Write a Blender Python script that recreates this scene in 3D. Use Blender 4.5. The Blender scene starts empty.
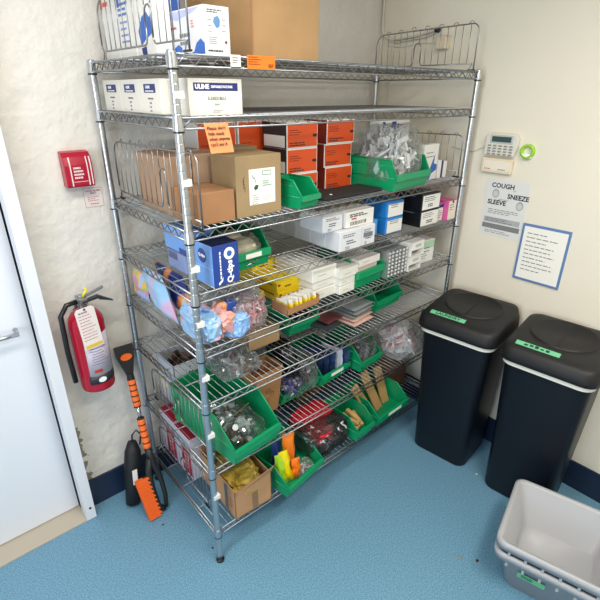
import bpy, bmesh, math, random
from mathutils import Vector, Matrix, Euler, noise as mnoise
R = math.radians
rnd = random.Random(7)
sc = bpy.context.scene
COL = sc.collection
PI = math.pi

# ------------------------------------------------------------------ materials
def lin(h):
    h = h.lstrip('#')
    c = [int(h[i:i+2], 16)/255 for i in (0, 2, 4)]
    return tuple((x/12.92 if x <= .04045 else ((x+.055)/1.055)**2.4) for x in c) + (1,)

MATS = {}
def M(name, col='#808080', rough=.5, metal=0, spec=.5, var=0, vscale=20, bump=0, bscale=60, trans=0, coat=0, col2=None):
    if name in MATS: return MATS[name]
    m = bpy.data.materials.new(name); m.use_nodes = True
    nt = m.node_tree; b = nt.nodes['Principled BSDF']
    b.inputs['Base Color'].default_value = lin(col)
    b.inputs['Roughness'].default_value = rough
    b.inputs['Metallic'].default_value = metal
    b.inputs['Specular IOR Level'].default_value = spec
    b.inputs['Transmission Weight'].default_value = trans
    b.inputs['Coat Weight'].default_value = coat
    tc = nt.nodes.new('ShaderNodeTexCoord')
    if var or col2:
        n = nt.nodes.new('ShaderNodeTexNoise'); n.inputs['Scale'].default_value = vscale; n.inputs['Detail'].default_value = 4
        nt.links.new(tc.outputs['Object'], n.inputs['Vector'])
        r = nt.nodes.new('ShaderNodeValToRGB')
        c = lin(col)
        if col2:
            r.color_ramp.elements[0].position = .46; r.color_ramp.elements[1].position = .54
            r.color_ramp.elements[0].color = c; r.color_ramp.elements[1].color = lin(col2)
        else:
            r.color_ramp.elements[0].position = .3; r.color_ramp.elements[1].position = .7
            r.color_ramp.elements[0].color = tuple(x*(1-var) for x in c[:3])+(1,)
            r.color_ramp.elements[1].color = tuple(min(1, x*(1+var)) for x in c[:3])+(1,)
        nt.links.new(n.outputs['Fac'], r.inputs['Fac']); nt.links.new(r.outputs['Color'], b.inputs['Base Color'])
    if bump:
        n2 = nt.nodes.new('ShaderNodeTexNoise'); n2.inputs['Scale'].default_value = bscale; n2.inputs['Detail'].default_value = 5
        nt.links.new(tc.outputs['Object'], n2.inputs['Vector'])
        bp = nt.nodes.new('ShaderNodeBump'); bp.inputs['Strength'].default_value = bump; bp.inputs['Distance'].default_value = .004
        nt.links.new(n2.outputs['Fac'], bp.inputs['Height']); nt.links.new(bp.outputs['Normal'], b.inputs['Normal'])
    MATS[name] = m
    return m

def ramp_mat(name, stops, scale=8, dist=3, rough=.3, rot=(0, 0, 0), bands='X', bump=0):
    """printed packaging: wavy colour bands over the object"""
    if name in MATS: return MATS[name]
    m = M(name, '#888888', rough)
    nt = m.node_tree; b = nt.nodes['Principled BSDF']; tc = [n for n in nt.nodes if n.type == 'TEX_COORD'][0]
    w = nt.nodes.new('ShaderNodeTexNoise'); w.inputs['Scale'].default_value = scale; w.inputs['Distortion'].default_value = dist
    w.inputs['Detail'].default_value = 1
    nt.links.new(tc.outputs['Object'], w.inputs['Vector'])
    r = nt.nodes.new('ShaderNodeValToRGB'); e = r.color_ramp.elements
    while len(e) < len(stops): e.new(.5)
    for i, (p, c) in enumerate(stops): e[i].position = p; e[i].color = lin(c)
    nt.links.new(w.outputs['Fac'], r.inputs['Fac']); nt.links.new(r.outputs['Color'], b.inputs['Base Color'])
    return m

def film(name, tint='#f4f6f8', gloss=.5, haze=.08):
    if name in MATS: return MATS[name]
    m = bpy.data.materials.new(name); m.use_nodes = True
    nt = m.node_tree; nt.nodes.remove(nt.nodes['Principled BSDF']); out = nt.nodes['Material Output']
    tr = nt.nodes.new('ShaderNodeBsdfTransparent'); tr.inputs[0].default_value = lin(tint)
    gl = nt.nodes.new('ShaderNodeBsdfGlossy'); gl.inputs['Roughness'].default_value = .2; gl.inputs['Color'].default_value = (.95, .95, .95, 1)
    df = nt.nodes.new('ShaderNodeBsdfDiffuse'); df.inputs['Color'].default_value = (.8, .81, .82, 1)
    lw = nt.nodes.new('ShaderNodeLayerWeight'); lw.inputs['Blend'].default_value = gloss
    mu = nt.nodes.new('ShaderNodeMath'); mu.operation = 'MULTIPLY'; mu.inputs[1].default_value = .42
    nt.links.new(lw.outputs['Fresnel'], mu.inputs[0])
    a = nt.nodes.new('ShaderNodeMixShader'); a.inputs[0].default_value = haze
    nt.links.new(tr.outputs[0], a.inputs[1]); nt.links.new(df.outputs[0], a.inputs[2])
    c = nt.nodes.new('ShaderNodeMixShader'); nt.links.new(mu.outputs[0], c.inputs[0])
    nt.links.new(a.outputs[0], c.inputs[1]); nt.links.new(gl.outputs[0], c.inputs[2])
    nt.links.new(c.outputs[0], out.inputs['Surface'])
    MATS[name] = m
    return m

CHROME = M('chrome_wire', '#9fa0a3', .36, 1)
POSTM = M('chrome_post', '#c6c9ce', .3, 1)
BLACKP = M('black_plastic', '#15171a', .35)
GREEN = M('green_plastic', '#088f5c', .32, spec=.5)
CARD = M('cardboard', '#b08c62', .85, var=.08, vscale=9)
CARD2 = M('cardboard_tan', '#9c8460', .85, var=.06, vscale=9)
CARD3 = M('cardboard_brown', '#a07450', .85, var=.07, vscale=9)
WHITEC = M('white_card', '#e4e2de', .6)
GREYC = M('white_card_cool', '#d4d5da', .6)
PAPER = M('paper', '#ece8e0', .8)
INK = M('ink', '#1a1c22', .7)
GREYINK = M('grey_ink', '#70747a', .7)
NAVY = M('navy_print', '#1c2a6e', .5)
BLUEP = M('blue_print', '#2a62b8', .45)
WHITEP = M('white_print', '#f4f4f4', .5)
REDP = M('red_print', '#b8322c', .5)
FILM = film('clear_film')
FILM2 = film('cloudy_film', '#f2f3f6', .5, .10)
BLACKF = M('black_film', '#0c0d10', .25, bump=.5, bscale=18)
STEEL = M('silver_metal', '#c8c8c8', .25, 1)

# ------------------------------------------------------------------ mesh builder
class MB:
    def __init__(s): s.v = []; s.f = []; s.mi = []; s.m = 0
    def add(s, vs, fs):
        o = len(s.v); s.v += [tuple(p) for p in vs]
        for f in fs: s.f.append(tuple(i+o for i in f)); s.mi.append(s.m)
        return s
    def box(s, x0, x1, y0, y1, z0, z1, m=None):
        if m is not None: s.m = m
        return s.add([(x0,y0,z0),(x1,y0,z0),(x1,y1,z0),(x0,y1,z0),(x0,y0,z1),(x1,y0,z1),(x1,y1,z1),(x0,y1,z1)],
              [(0,3,2,1),(4,5,6,7),(0,1,5,4),(1,2,6,5),(2,3,7,6),(3,0,4,7)])
    def hexa(s, p): return s.add(p, [(0,3,2,1),(4,5,6,7),(0,1,5,4),(1,2,6,5),(2,3,7,6),(3,0,4,7)])
    def tube(s, pts, r, n=6, closed=False, radii=None):
        pts = [Vector(p) for p in pts]; N = len(pts); vs = []; fs = []
        up = Vector((0, 0, 1)); prev = None
        for i, p in enumerate(pts):
            if closed: t = (pts[(i+1) % N]-pts[i-1])
            else: t = pts[min(i+1, N-1)]-pts[max(i-1, 0)]
            t = t.normalized() if t.length > 1e-9 else Vector((0, 0, 1))
            if prev is None:
                a = t.cross(up)
                if a.length < .05: a = t.cross(Vector((1, 0, 0)))
            else:
                a = prev - t*prev.dot(t)
                if a.length < 1e-6: a = t.orthogonal()
            a.normalize(); b = t.cross(a); prev = a
            rr = radii[i] if radii else r
            for k in range(n):
                th = 2*PI*k/n; vs.append(p+a*math.cos(th)*rr+b*math.sin(th)*rr)
        for i in range(N if closed else N-1):
            j = (i+1) % N
            for k in range(n):
                fs.append((i*n+k, i*n+(k+1) % n, j*n+(k+1) % n, j*n+k))
        if not closed:
            fs.append(tuple(range(n-1, -1, -1))); fs.append(tuple((N-1)*n+k for k in range(n)))
        return s.add(vs, fs)
    def lathe(s, prof, c=(0, 0, 0), n=24, cap=True):
        vs = []; fs = []; N = len(prof)
        for r, z in prof:
            for k in range(n):
                th = 2*PI*k/n; vs.append((c[0]+r*math.cos(th), c[1]+r*math.sin(th), c[2]+z))
        for i in range(N-1):
            for k in range(n): fs.append((i*n+k, i*n+(k+1) % n, (i+1)*n+(k+1) % n, (i+1)*n+k))
        if cap: fs.append(tuple(range(n-1, -1, -1))); fs.append(tuple((N-1)*n+k for k in range(n)))
        return s.add(vs, fs)
    def prism(s, poly, axis, a0, a1):
        """poly: list of 2D points; axis 'x' -> (y,z), 'y' -> (x,z), 'z' -> (x,y)"""
        def P(q, a): return {'x': (a, q[0], q[1]), 'y': (q[0], a, q[1]), 'z': (q[0], q[1], a)}[axis]
        n = len(poly)
        vs = [P(q, a0) for q in poly]+[P(q, a1) for q in poly]
        fs = [tuple(range(n-1, -1, -1)), tuple(range(n, 2*n))]+[(i, (i+1) % n, n+(i+1) % n, n+i) for i in range(n)]
        return s.add(vs, fs)
    def loft(s, rings, cap0=True, cap1=True):
        n = len(rings[0]); vs = [p for r in rings for p in r]; fs = []
        for i in range(len(rings)-1):
            for k in range(n): fs.append((i*n+k, i*n+(k+1) % n, (i+1)*n+(k+1) % n, (i+1)*n+k))
        if cap0: fs.append(tuple(range(n-1, -1, -1)))
        if cap1: fs.append(tuple((len(rings)-1)*n+k for k in range(n)))
        return s.add(vs, fs)
    def blob(s, c, r, seed=0, amp=.2, freq=3, sub=3, flat=True, zmax=None):
        bm = bmesh.new(); bmesh.ops.create_icosphere(bm, subdivisions=sub, radius=1)
        off = Vector((seed*7.3, seed*3.1, seed*1.7)); vs = []
        for v in bm.verts:
            d = v.co.normalized()
            k = 1+amp*(1-2*abs(mnoise.noise(d*freq+off)))*.7+amp*.6*mnoise.noise(d*freq*2.3+off)
            k += .16*mnoise.noise(d*1.3+off*.7)+amp*.45*(.5-abs(mnoise.noise(d*7+off)))
            ex = .62
            p = Vector((math.copysign(abs(d.x)**ex, d.x)*r[0], math.copysign(abs(d.y)**ex, d.y)*r[1], math.copysign(abs(d.z)**ex, d.z)*r[2]))*k
            p += Vector(c)
            if flat: p.z = max(p.z, c[2]-r[2]*.92)
            if zmax: p.z = min(p.z, zmax)
            vs.append(p)
        fs = [tuple(v.index for v in f.verts) for f in bm.faces]
        bm.free(); return s.add(vs, fs)
    def pillow(s, w, h, t, n=14, seed=0, crumple=.004, seal=.06):
        """upright pouch: x 0..w, z 0..h, thickness t about y=0"""
        vs = []; fs = []; off = Vector((seed*5.1, seed*2.7, 0))
        for side in (-1, 1):
            for j in range(n+1):
                for i in range(n+1):
                    u, v = i/n, j/n
                    q = (1-abs(2*u-1)**3)*(1-abs(2*v-1)**4)
                    nz = mnoise.noise(Vector((u*5, v*5, side*3))+off)+.5*mnoise.noise(Vector((u*11, v*11, side*3))+off)
                    vs.append((u*w*(1)-0+crumple*mnoise.noise(Vector((v*4, 1, 0))+off), side*(t/2*q+.0004)+crumple*nz*min(1, q*2), v*h))
        L = (n+1)**2
        for sd in (0, 1):
            for j in range(n):
                for i in range(n):
                    a = sd*L+j*(n+1)+i; f = (a, a+1, a+n+2, a+n+1)
                    fs.append(f if sd == 0 else f[::-1])
        return s.add(vs, fs)
    def jumble(s, c, r, count, size, seed=1, kind='box', mats=1):
        g = random.Random(seed)
        for i in range(count):
            while True:
                d = Vector((g.uniform(-1, 1), g.uniform(-1, 1), g.uniform(-1, 1)))
                if d.length <= 1: break
            p = Vector((c[0]+d.x*r[0], c[1]+d.y*r[1], c[2]+d.z*r[2]))
            e = Euler((g.uniform(0, 6), g.uniform(0, 6), g.uniform(0, 6))).to_matrix()
            a, b, k = [x*g.uniform(.7, 1.3)/2 for x in size]
            s.m = g.randrange(mats)
            if kind == 'box':
                q = [p+e@Vector(t) for t in ((-a,-b,-k),(a,-b,-k),(a,b,-k),(-a,b,-k),(-a,-b,k),(a,-b,k),(a,b,k),(-a,b,k))]
                s.hexa(q)
            else:
                s.tube([p-e@Vector((0, 0, k)), p+e@Vector((0, 0, k))], a, 8)
        return s
    def xform(s, mat):
        s.v = [tuple(mat@Vector(p)) for p in s.v]; return s
    def build(s, name, mat, parent=None, smooth=False, bevel=0, seg=2, label=None, loc=None, sub=0):
        me = bpy.data.meshes.new(name); me.from_pydata(s.v, [], s.f)
        for m in (mat if isinstance(mat, (list, tuple)) else [mat]): me.materials.append(m)
        for p, i in zip(me.polygons, s.mi): p.material_index = i; p.use_smooth = smooth
        bm = bmesh.new(); bm.from_mesh(me); bmesh.ops.recalc_face_normals(bm, faces=bm.faces); bm.to_mesh(me); bm.free()
        me.update()
        o = bpy.data.objects.new(name, me); COL.objects.link(o)
        if parent: o.parent = parent
        if loc: o.location = loc
        if bevel:
            b = o.modifiers.new('bevel', 'BEVEL'); b.width = bevel; b.segments = seg; b.limit_method = 'ANGLE'; b.angle_limit = R(40)
        if sub:
            b = o.modifiers.new('sub', 'SUBSURF'); b.levels = sub; b.render_levels = sub
        if label: o['label'] = label
        return o

def thing(name, label, cat, loc=(0, 0, 0), rz=0, group=None):
    o = bpy.data.objects.new(name, None); COL.objects.link(o); o.empty_display_size = .05
    o.location = loc; o.rotation_euler = (0, 0, rz); o['label'] = label; o['category'] = cat
    if group: o['group'] = group
    return o
def tag(o, label, cat, group=None):
    o['label'] = label; o['category'] = cat
    if group: o['group'] = group
    return o
def struct(o): o['kind'] = 'structure'; return o
def kids(o): return [c for c in bpy.data.objects if c.parent == o]
def dup(root, loc, rz, label, group=None):
    r = root.copy(); COL.objects.link(r); r.location = loc; r.rotation_euler = (0, 0, rz); r['label'] = label
    if group: r['group'] = group
    for ch in kids(root):
        c = ch.copy(); COL.objects.link(c); c.parent = r
        for g in kids(ch):
            d = g.copy(); COL.objects.link(d); d.parent = c
    return r

FRONT = (PI/2, 0, 0); LEFT = (PI/2, 0, -PI/2); TOP = (0, 0, 0)
def text(parent, s, size, mat, loc, rot=FRONT, align='LEFT', name='lettering', bold=0, sx=1, space=1):
    cu = bpy.data.curves.new('t', 'FONT'); cu.body = s; cu.size = size; cu.align_x = align; cu.align_y = 'CENTER'
    cu.resolution_u = 2; cu.extrude = .0002; cu.offset = bold; cu.space_line = space
    t = bpy.data.objects.new('t', cu); COL.objects.link(t)
    bpy.context.view_layer.update()
    me = bpy.data.meshes.new_from_object(t.evaluated_get(bpy.context.evaluated_depsgraph_get()))
    bpy.data.objects.remove(t); me.materials.clear(); me.materials.append(mat); me.name = name
    o = bpy.data.objects.new(name, me); COL.objects.link(o); o.parent = parent
    o.location = loc; o.rotation_euler = rot; o.scale = (sx, 1, 1)
    return o
def lines(parent, x, z, w, n, gap, mat=INK, th=.0022, y=-.0004, face='front', seed=1, name='printed_lines', y0=0):
    """small unreadable print: thin ragged rows of ink"""
    g = random.Random(seed); m = MB()
    for i in range(n):
        u = x
        end = x+w*g.uniform(.6, 1)
        while u < end:
            l = g.uniform(.08, .22)*w; l = min(l, end-u)
            if face == 'front': m.box(u, u+l*.8, y-.0002, y+.0001, z-i*gap-th, z-i*gap)
            else: m.box(y-.0002, y+.0001, y0-u-l*.8, y0-u, z-i*gap-th, z-i*gap)
            u += l
    return m.build(name, mat, parent)
def panel(parent, name, mat, x0, x1, z0, z1, y=-.0005, label=None, th=.0005):
    return MB().box(x0, x1, y-th/2, y+th/2, z0, z1).build(name, mat, parent, label=label)
def panel_left(parent, name, mat, y0, y1, z0, z1, x=-.0005, label=None, th=.0005):
    return MB().box(x-th/2, x+th/2, y0, y1, z0, z1).build(name, mat, parent, label=label)

# ------------------------------------------------------------------ room
XW, YW, X0, Y0, ZC = 1.60, .66, -2.3, -3.0, 2.65
def wall_mat():
    m = M('wall_paint', '#e2dac9', .55, var=.02, vscale=3, bump=.35, bscale=22)
    return m
WALL = wall_mat()
def damaged_wall():
    """white painted plaster; flaked patch beside the door frame, at its own place on the wall"""
    m = M('wall_paint_worn', '#d9d5ce', .55, bump=.9, bscale=16)
    nt = m.node_tree; b = nt.nodes['Principled BSDF']; tc = [n for n in nt.nodes if n.type == 'TEX_COORD'][0]
    [n for n in nt.nodes if n.type == 'BUMP'][0].inputs['Distance'].default_value = .012
    sep = nt.nodes.new('ShaderNodeSeparateXYZ'); nt.links.new(tc.outputs['Object'], sep.inputs[0])
    nz = nt.nodes.new('ShaderNodeTexNoise'); nz.inputs['Scale'].default_value = 26; nz.inputs['Detail'].default_value = 4
    nt.links.new(tc.outputs['Object'], nz.inputs['Vector'])
    def math_(op, a, b_):
        n = nt.nodes.new('ShaderNodeMath'); n.operation = op
        for i, q in enumerate((a, b_)):
            if isinstance(q, (int, float)): n.inputs[i].default_value = q
            else: nt.links.new(q, n.inputs[i])
        return n.outputs[0]
    # x + noise*k < edge  -> bare plaster
    e = math_('ADD', sep.outputs['X'], math_('MULTIPLY', math_('SUBTRACT', nz.outputs['Fac'], .5), .11))
    mx = math_('LESS_THAN', e, -.302)
    mz = math_('LESS_THAN', sep.outputs['Z'], .47)
    mask = math_('MULTIPLY', mx, mz)
    mix = nt.nodes.new('ShaderNodeMix'); mix.data_type = 'RGBA'
    nt.links.new(mask, mix.inputs[0]); mix.inputs[6].default_value = lin('#d9d5ce')
    n3 = nt.nodes.new('ShaderNodeTexNoise'); n3.inputs['Scale'].default_value = 70
    nt.links.new(tc.outputs['Object'], n3.inputs['Vector'])
    rr = nt.nodes.new('ShaderNodeValToRGB'); rr.color_ramp.elements[0].color = lin('#5e5546'); rr.color_ramp.elements[1].color = lin('#a99f8e')
    nt.links.new(n3.outputs['Fac'], rr.inputs['Fac']); nt.links.new(rr.outputs['Color'], mix.inputs[7])
    nt.links.new(mix.outputs[2], b.inputs['Base Color'])
    return m
def floor_mat():
    m = M('blue_vinyl', '#5d93ae', .42)
    nt = m.node_tree; b = nt.nodes['Principled BSDF']; tc = [n for n in nt.nodes if n.type == 'TEX_COORD'][0]
    v = nt.nodes.new('ShaderNodeTexNoise'); v.inputs['Scale'].default_value = 190; v.inputs['Detail'].default_value = 2
    nt.links.new(tc.outputs['Object'], v.inputs['Vector'])
    r = nt.nodes.new('ShaderNodeValToRGB'); e = r.color_ramp.elements
    e[0].position = .36; e[0].color = lin('#527f9b'); e[1].position = .64; e[1].color = lin('#77a3bb')
    nt.links.new(v.outputs['Fac'], r.inputs['Fac']); nt.links.new(r.outputs['Color'], b.inputs['Base Color'])
    return m
struct(MB().box(X0, XW+.1, Y0, .95, -.1, 0).build('floor', floor_mat()))
struct(MB().box(X0-.1, XW+.1, Y0-.1, YW+.3, ZC, ZC+.1).build('ceiling', M('ceiling_paint', '#e6e4de', .8)))
struct(MB().box(XW, XW+.1, Y0, YW+.1, 0, ZC).build('wall_right', WALL))
DX0, DX1, DZ = -1.27, -.37, 2.06     # doorway in the back wall
m = MB(); m.box(DX1, XW, YW, YW+.1, 0, ZC); m.box(X0, DX0, YW, YW+.1, 0, ZC); m.box(DX0, DX1, YW, YW+.1, DZ, ZC)
struct(m.build('wall_back', damaged_wall()))
struct(MB().box(X0, XW, Y0-.1, Y0, 0, ZC).build('wall_front', WALL))
# left wall with a window opening
wy0, wy1, wz0, wz1 = -1.9, -.5, .75, 2.1
m = MB(); m.box(X0-.1, X0, Y0, wy0, 0, ZC); m.box(X0-.1, X0, wy1, YW+.1, 0, ZC); m.box(X0-.1, X0, wy0, wy1, 0, wz0); m.box(X0-.1, X0, wy0, wy1, wz1, ZC)
struct(m.build('wall_left', WALL))
w = struct(MB().box(X0-.08, X0-.05, wy0, wy0+.06, wz0, wz1).box(X0-.08, X0-.05, wy1-.06, wy1, wz0, wz1).box(X0-.08, X0-.05, wy0, wy1, wz0, wz0+.06).box(X0-.08, X0-.05, wy0, wy1, wz1-.06, wz1).box(X0-.08, X0-.05, (wy0+wy1)/2-.03, (wy0+wy1)/2+.03, wz0, wz1).build('window_1', M('white_frame', '#e8e8e8', .4)))
# dark blue vinyl cove base
BB = M('navy_vinyl', '#16243f', .4)
struct(MB().box(DX1+.04, XW, YW-.012, YW, 0, .155).build('baseboard_back', BB))
struct(MB().box(XW-.01, XW, Y0, YW, 0, .155).build('baseboard_right', BB))
# door frame and shut white door
DW = M('door_paint', '#dfe2ea', .4)
m = MB()
m.box(-.37, -.328, .576, .74, .004, DZ+.04); m.box(DX0-.042, DX0, .576, .74, .004, DZ+.04); m.box(DX0, DX1, .576, .74, DZ, DZ+.04)
m.m = 1; m.lathe([(.006, 0), (.006, .001)], (0, 0, 0), 12)
for i in range(len(m.v)-24, len(m.v)):
    x, y, z = m.v[i]; m.v[i] = (-.347+x, .576-z, .07+y*1.1)
struct(m.build('trim_1', [DW, INK], bevel=0))
d = struct(MB().box(DX0+.003, DX1-.003, .69, .73, .012, DZ-.003).build('door_1', DW))
MB().tube([(DX1-.06, .69, 1.0), (DX1-.06, .64, 1.0), (DX1-.18, .64, 1.0)], .009, 10).build('door_handle', STEEL, d, True)
struct(MB().box(DX0, DX1, .58, .76, 0, .006).build('trim_2', M('threshold', '#b7ad9c', .6)))

# ------------------------------------------------------------------ shelving unit
L, D = 1.53, .61
SZ = [1.947, 1.790, 1.468, 1.2595, 1.0484, .829, .517, .189]
unit = thing('wire_shelving_unit', 'tall chrome wire shelving unit with eight loaded shelves by the back wall', 'shelving')
def wire_shelf(z):
    m = MB(); zt, zb = -.003, -.032
    n = 57
    for i in range(n):                       # deck wires run front to back
        x = .022+(L-.044)*i/(n-1)
        m.tube([(x, 0, 0), (x, D, 0)], .00125, 6)
    for y in (D*.25, D*.5, D*.75):
        m.tube([(0, y, -.0045), (L, y, -.0045)], .003, 6)
    def rim(a, b):
        a, b = Vector(a), Vector(b); ln = (b-a).length; t = (b-a)/ln
        for zz, rr in ((zt, .0034), (zb, .0034)):
            m.tube([a+Vector((0, 0, zz)), b+Vector((0, 0, zz))], rr, 6)
        k = int(ln/.026); k += k % 2; pts = []
        for i in range(k+1):
            p = a+t*(.012+(ln-.024)*i/k); pts.append(p+Vector((0, 0, zt-.003 if i % 2 else zb+.002)))
        m.tube(pts, .0021, 5)
    rim((0, -.004, 0), (L, -.004, 0)); rim((0, D+.004, 0), (L, D+.004, 0))
    rim((-.004, 0, 0), (-.004, D, 0)); rim((L+.004, 0, 0), (L+.004, D, 0))
    return m
sh0 = None
for z in SZ:
    if sh0 is None:
        s = sh0 = wire_shelf(z).build('wire_shelf', CHROME, unit, True)
        cm = MB(); cm.lathe([(.0128, .001), (.0143, .001), (.0143, -.001), (.0158, -.034), (.0158, -.0365), (.0128, -.037)], n=20, cap=False)
        cm.m = 1; cm.lathe([(.013, -.037), (.0162, -.0372), (.0162, -.0415), (.013, -.042)], n=20, cap=False)
        col0 = cm.build('collar', [POSTM, BLACKP], s)
    else:
        s = sh0.copy(); COL.objects.link(s); s.parent = unit
    s.location = (0, 0, z)
    for i, (x, y) in enumerate(((0, 0), (L, 0), (0, D), (L, D))):
        if s is sh0 and i == 0: c = col0
        else: c = col0.copy(); COL.objects.link(c); c.parent = s
        c.location = (x, y, 0)
CLIP = M('white_clip', '#dcdcd8', .5)
post0 = None
for i, (x, y) in enumerate(((0, 0), (L, 0), (0, D), (L, D))):
    if post0 is None:
        m = MB(); prof = [(.0125, .02)]
        for k in range(1, 75):
            z = .02+k*.0254
            prof += [(.0125, z-.0035), (.0125, z-.0016), (.0121, z-.0008), (.0121, z+.0008), (.0125, z+.0016), (.0125, z+.0035)]
        prof += [(.0125, 1.948), (.011, 1.953)]
        m.lathe(prof, n=20); p = post0 = m.build('post', POSTM, unit, True)
        ft0 = MB().lathe([(.009, .024), (.009, .012), (.017, .011), (.018, .003), (.015, 0)][::-1], n=18).build('foot', BLACKP, p, True)
    else:
        p = post0.copy(); COL.objects.link(p); p.parent = unit
        f = ft0.copy(); COL.objects.link(f); f.parent = p
    p.location = (x, y, 0)
    if i == 0:
        for k, z in enumerate((1.845, 1.613, 1.347, 1.153, .941, .688, .378)):
            o = MB().box(.004, .019, -.0165, .004, -.010, .010).box(-.010, .0155, -.0155, -.012, -.009, .009).build('label_clip', CLIP, p, bevel=.001)
            o.location = (0, 0, z); o['label'] = 'white plastic label clip'

def ledge(label, x, y0, y1, zs, notch, h=.19, side=1, nh=.1):
    """wire side ledge with a notched lower rail, clipped on the end of a shelf"""
    t = thing('shelf_ledge', label, 'shelf ledge', (x, y0, zs)); W = y1-y0; n0 = notch-y0
    def arc(c, r, a0, a1, k=5): return [(0, c[0]+r*math.cos(R(a0+(a1-a0)*i/k)), c[1]+r*math.sin(R(a0+(a1-a0)*i/k))) for i in range(k+1)]
    zb = .03; r = .03
    pts = [(0, .0, .002), (0, .0, h-.04)]+arc((.03, h-.03), .03, 180, 90)+arc((W-.05, h-.06), .05, 90, 0)+[(0, W, zb+.02)]+arc((W-.02, zb+.02), .02, 0, -90)
    pts += arc((n0+.02+.02, zb+.02), .02, -90, -180)+[(0, n0+.02, zb+nh-.02)]+arc((n0, zb+nh-.02), .02, 0, 180)+[(0, n0-.02, zb+.02)]+arc((n0-.04, zb+.02), .02, 0, -90)+[(0, .0, zb)]
    MB().tube(pts, .0028, 7).build('frame_wire', CHROME, t, True)
    m = MB(); k = 15
    for i in range(1, k):
        y = W*i/k
        if abs(y-n0) < .022: z0 = zb+nh
        else: z0 = zb
        zt = h - (.012*((y/W)**2 if y > W*.7 else 0))
        m.tube([(0, y, z0), (0, y, zt)], .0016, 5)
        if i % 2: m.tube([(0, y-.012, zt), (0, y-.008, zt+.008), (0, y, zt+.011), (0, y+.008, zt+.008), (0, y+.012, zt)], .0016, 5)
    m.build('upright_wires', CHROME, t, True)
    for y in (.012, W-.012):
        m = MB(); m.tube([(0, y, zb), (side*.0, y-.008, .014), (side*.0, y-.012, .001)], .0022, 6); m.tube([(0, y, zb), (0, y+.008, .014), (0, y+.014, .001)], .0022, 6)
        m.build('clip_wire', CHROME, t); MB().box(-.004, .004, y-.018, y+.018, .001, .006).build('mounting_clip', BLACKP, t)
    return t
ledge('wire side ledge at the left end of the top shelf', .036, -.035, .575, 1.947, .19)
ledge('wire side ledge on the right end of the top shelf by the wall', 1.505, .015, .6, 1.947, .335, side=-1)
ledge('wire side ledge at the left end of the shelf holding the tan cartons', .030, -.035, .598, 1.468, .2, h=.225, nh=.13)
ledge('wire side ledge on the right end of the shelf with the orange boxes', 1.505, .015, .6, 1.468, .335, side=-1, h=.2)
ledge('wire side ledge beside the large green bin of small jars', .036, .03, .575, .517, .33, h=.19)
ledge('wire side ledge beside the red and white boxes on the bottom shelf', .030, .12, .575, .189, .33, h=.19)

# ------------------------------------------------------------------ builders of stock
def carton(name, label, cat, loc, w, d, h, mat=CARD, rz=0, group=None, tape=None, seam=True, bev=.002, body='box_body', faces=None):
    t = thing(name, label, cat, loc, rz, group)
    m = MB().box(0, w, 0, d, 0, h)
    mats = [mat]
    if faces:                                   # dict of face index -> material (2 front, 5 left, 1 top, 3 right)
        for k, mm in faces.items(): mats.append(mm); m.mi[k] = len(mats)-1
    m.build(body, mats, t, bevel=bev)
    if tape:
        MB().box(w*.0-.0004, w+.0004, d/2-.02, d/2+.02, h-.001, h+.0006).box(-.0006, .0002, d/2-.02, d/2+.02, h-.05, h).box(w-.0002, w+.0006, d/2-.02, d/2+.02, h-.05, h).build('packing_tape', tape, t)
    elif seam:
        MB().box(.002, w-.002, d/2-.0008, d/2+.0008, h-.0005, h+.0003).build('flap_seam', M('seam', '#4c3b28', .9), t)
    return t
def simple_box(name, label, cat, loc, w, d, h, mat, rz=0, group=None, bev=.0015):
    o = MB().box(0, w, 0, d, 0, h).build(name, mat, None, bevel=bev)
    o.location = loc; o.rotation_euler = (0, 0, rz); return tag(o, label, cat, group)

def stack_bin(label, loc, w, l, h, rz=0, card=False, fr=.5, sl=.24):
    t = thing('green_storage_bin', label, 'storage bin', loc, rz, None)
    th = .003; m = MB(); hf = h*fr
    side = [(.012, 0), (l-.012, 0), (l, h), (l*sl, h), (.006, hf), (.004, hf*.62)]
    for x0, x1 in ((0, th), (w-th, w)): m.prism(side, 'x', x0, x1)
    m.box(th, w-th, .012, l-.012, 0, th)
    m.prism([(l-.012-th, 0), (l-.012, 0), (l, h), (l-th, h)], 'x', th, w-th)
    m.prism([(.012, 0), (.012+th, 0), (.004+th, hf), (.002, hf)], 'x', th, w-th)
    m.build('bin_body', GREEN, t, bevel=.0008)
    m = MB()                                    # rolled rim and side ribs
    rim = [(l*sl-.002, h), (l, h)]
    for x in (0.001, w-.001):
        m.tube([(x, .004, hf), (x, l*sl, h), (x, l, h)], .0036, 8)
        s = -1 if x < w/2 else 1
        m.tube([(x+s*.0006, .012, h*.42), (x+s*.0006, l-.004, h*.42)], .0022, 6)
        m.tube([(x+s*.0006, l*sl*.9, h*.8), (x+s*.0006, l-.004, h*.8)], .0016, 6)
    m.tube([(0, l, h), (w, l, h)], .0036, 8)
    m.build('bin_rim', GREEN, t, True)
    m = MB(); m.box(-.001, w+.001, -.008, .006, hf*.6, hf+.001); m.box(w*.25, w*.75, -.010, -.007, hf*.62, hf*.68)
    m.build('front_lip', GREEN, t, bevel=.002)
    if card:
        panel(t, 'label_card', PAPER, w*.28, w*.72, hf*.64, hf*.94, -.0086, 'white label card')
    return t

def filled_bag(name, label, cat, loc, r, seed, cont=None, mats=None, fm=None, count=60, size=(.03, .02, .004), kind='box', amp=.22, tie=False, rz=0, cname='contents', cr=.72, zmax=None):
    t = thing(name, label, cat, loc, rz)
    z = r[2]*.93
    MB().blob((0, 0, z), r, seed, amp, 3.2, 4, zmax=zmax).build('plastic_film', fm or FILM, t)
    if mats:
        o = MB().jumble((0, 0, z*.95), (r[0]*cr, r[1]*cr, r[2]*cr), count, size, seed, kind, len(mats)).build(cname, mats, t)
        o['kind'] = 'stuff'
    return t

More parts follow.
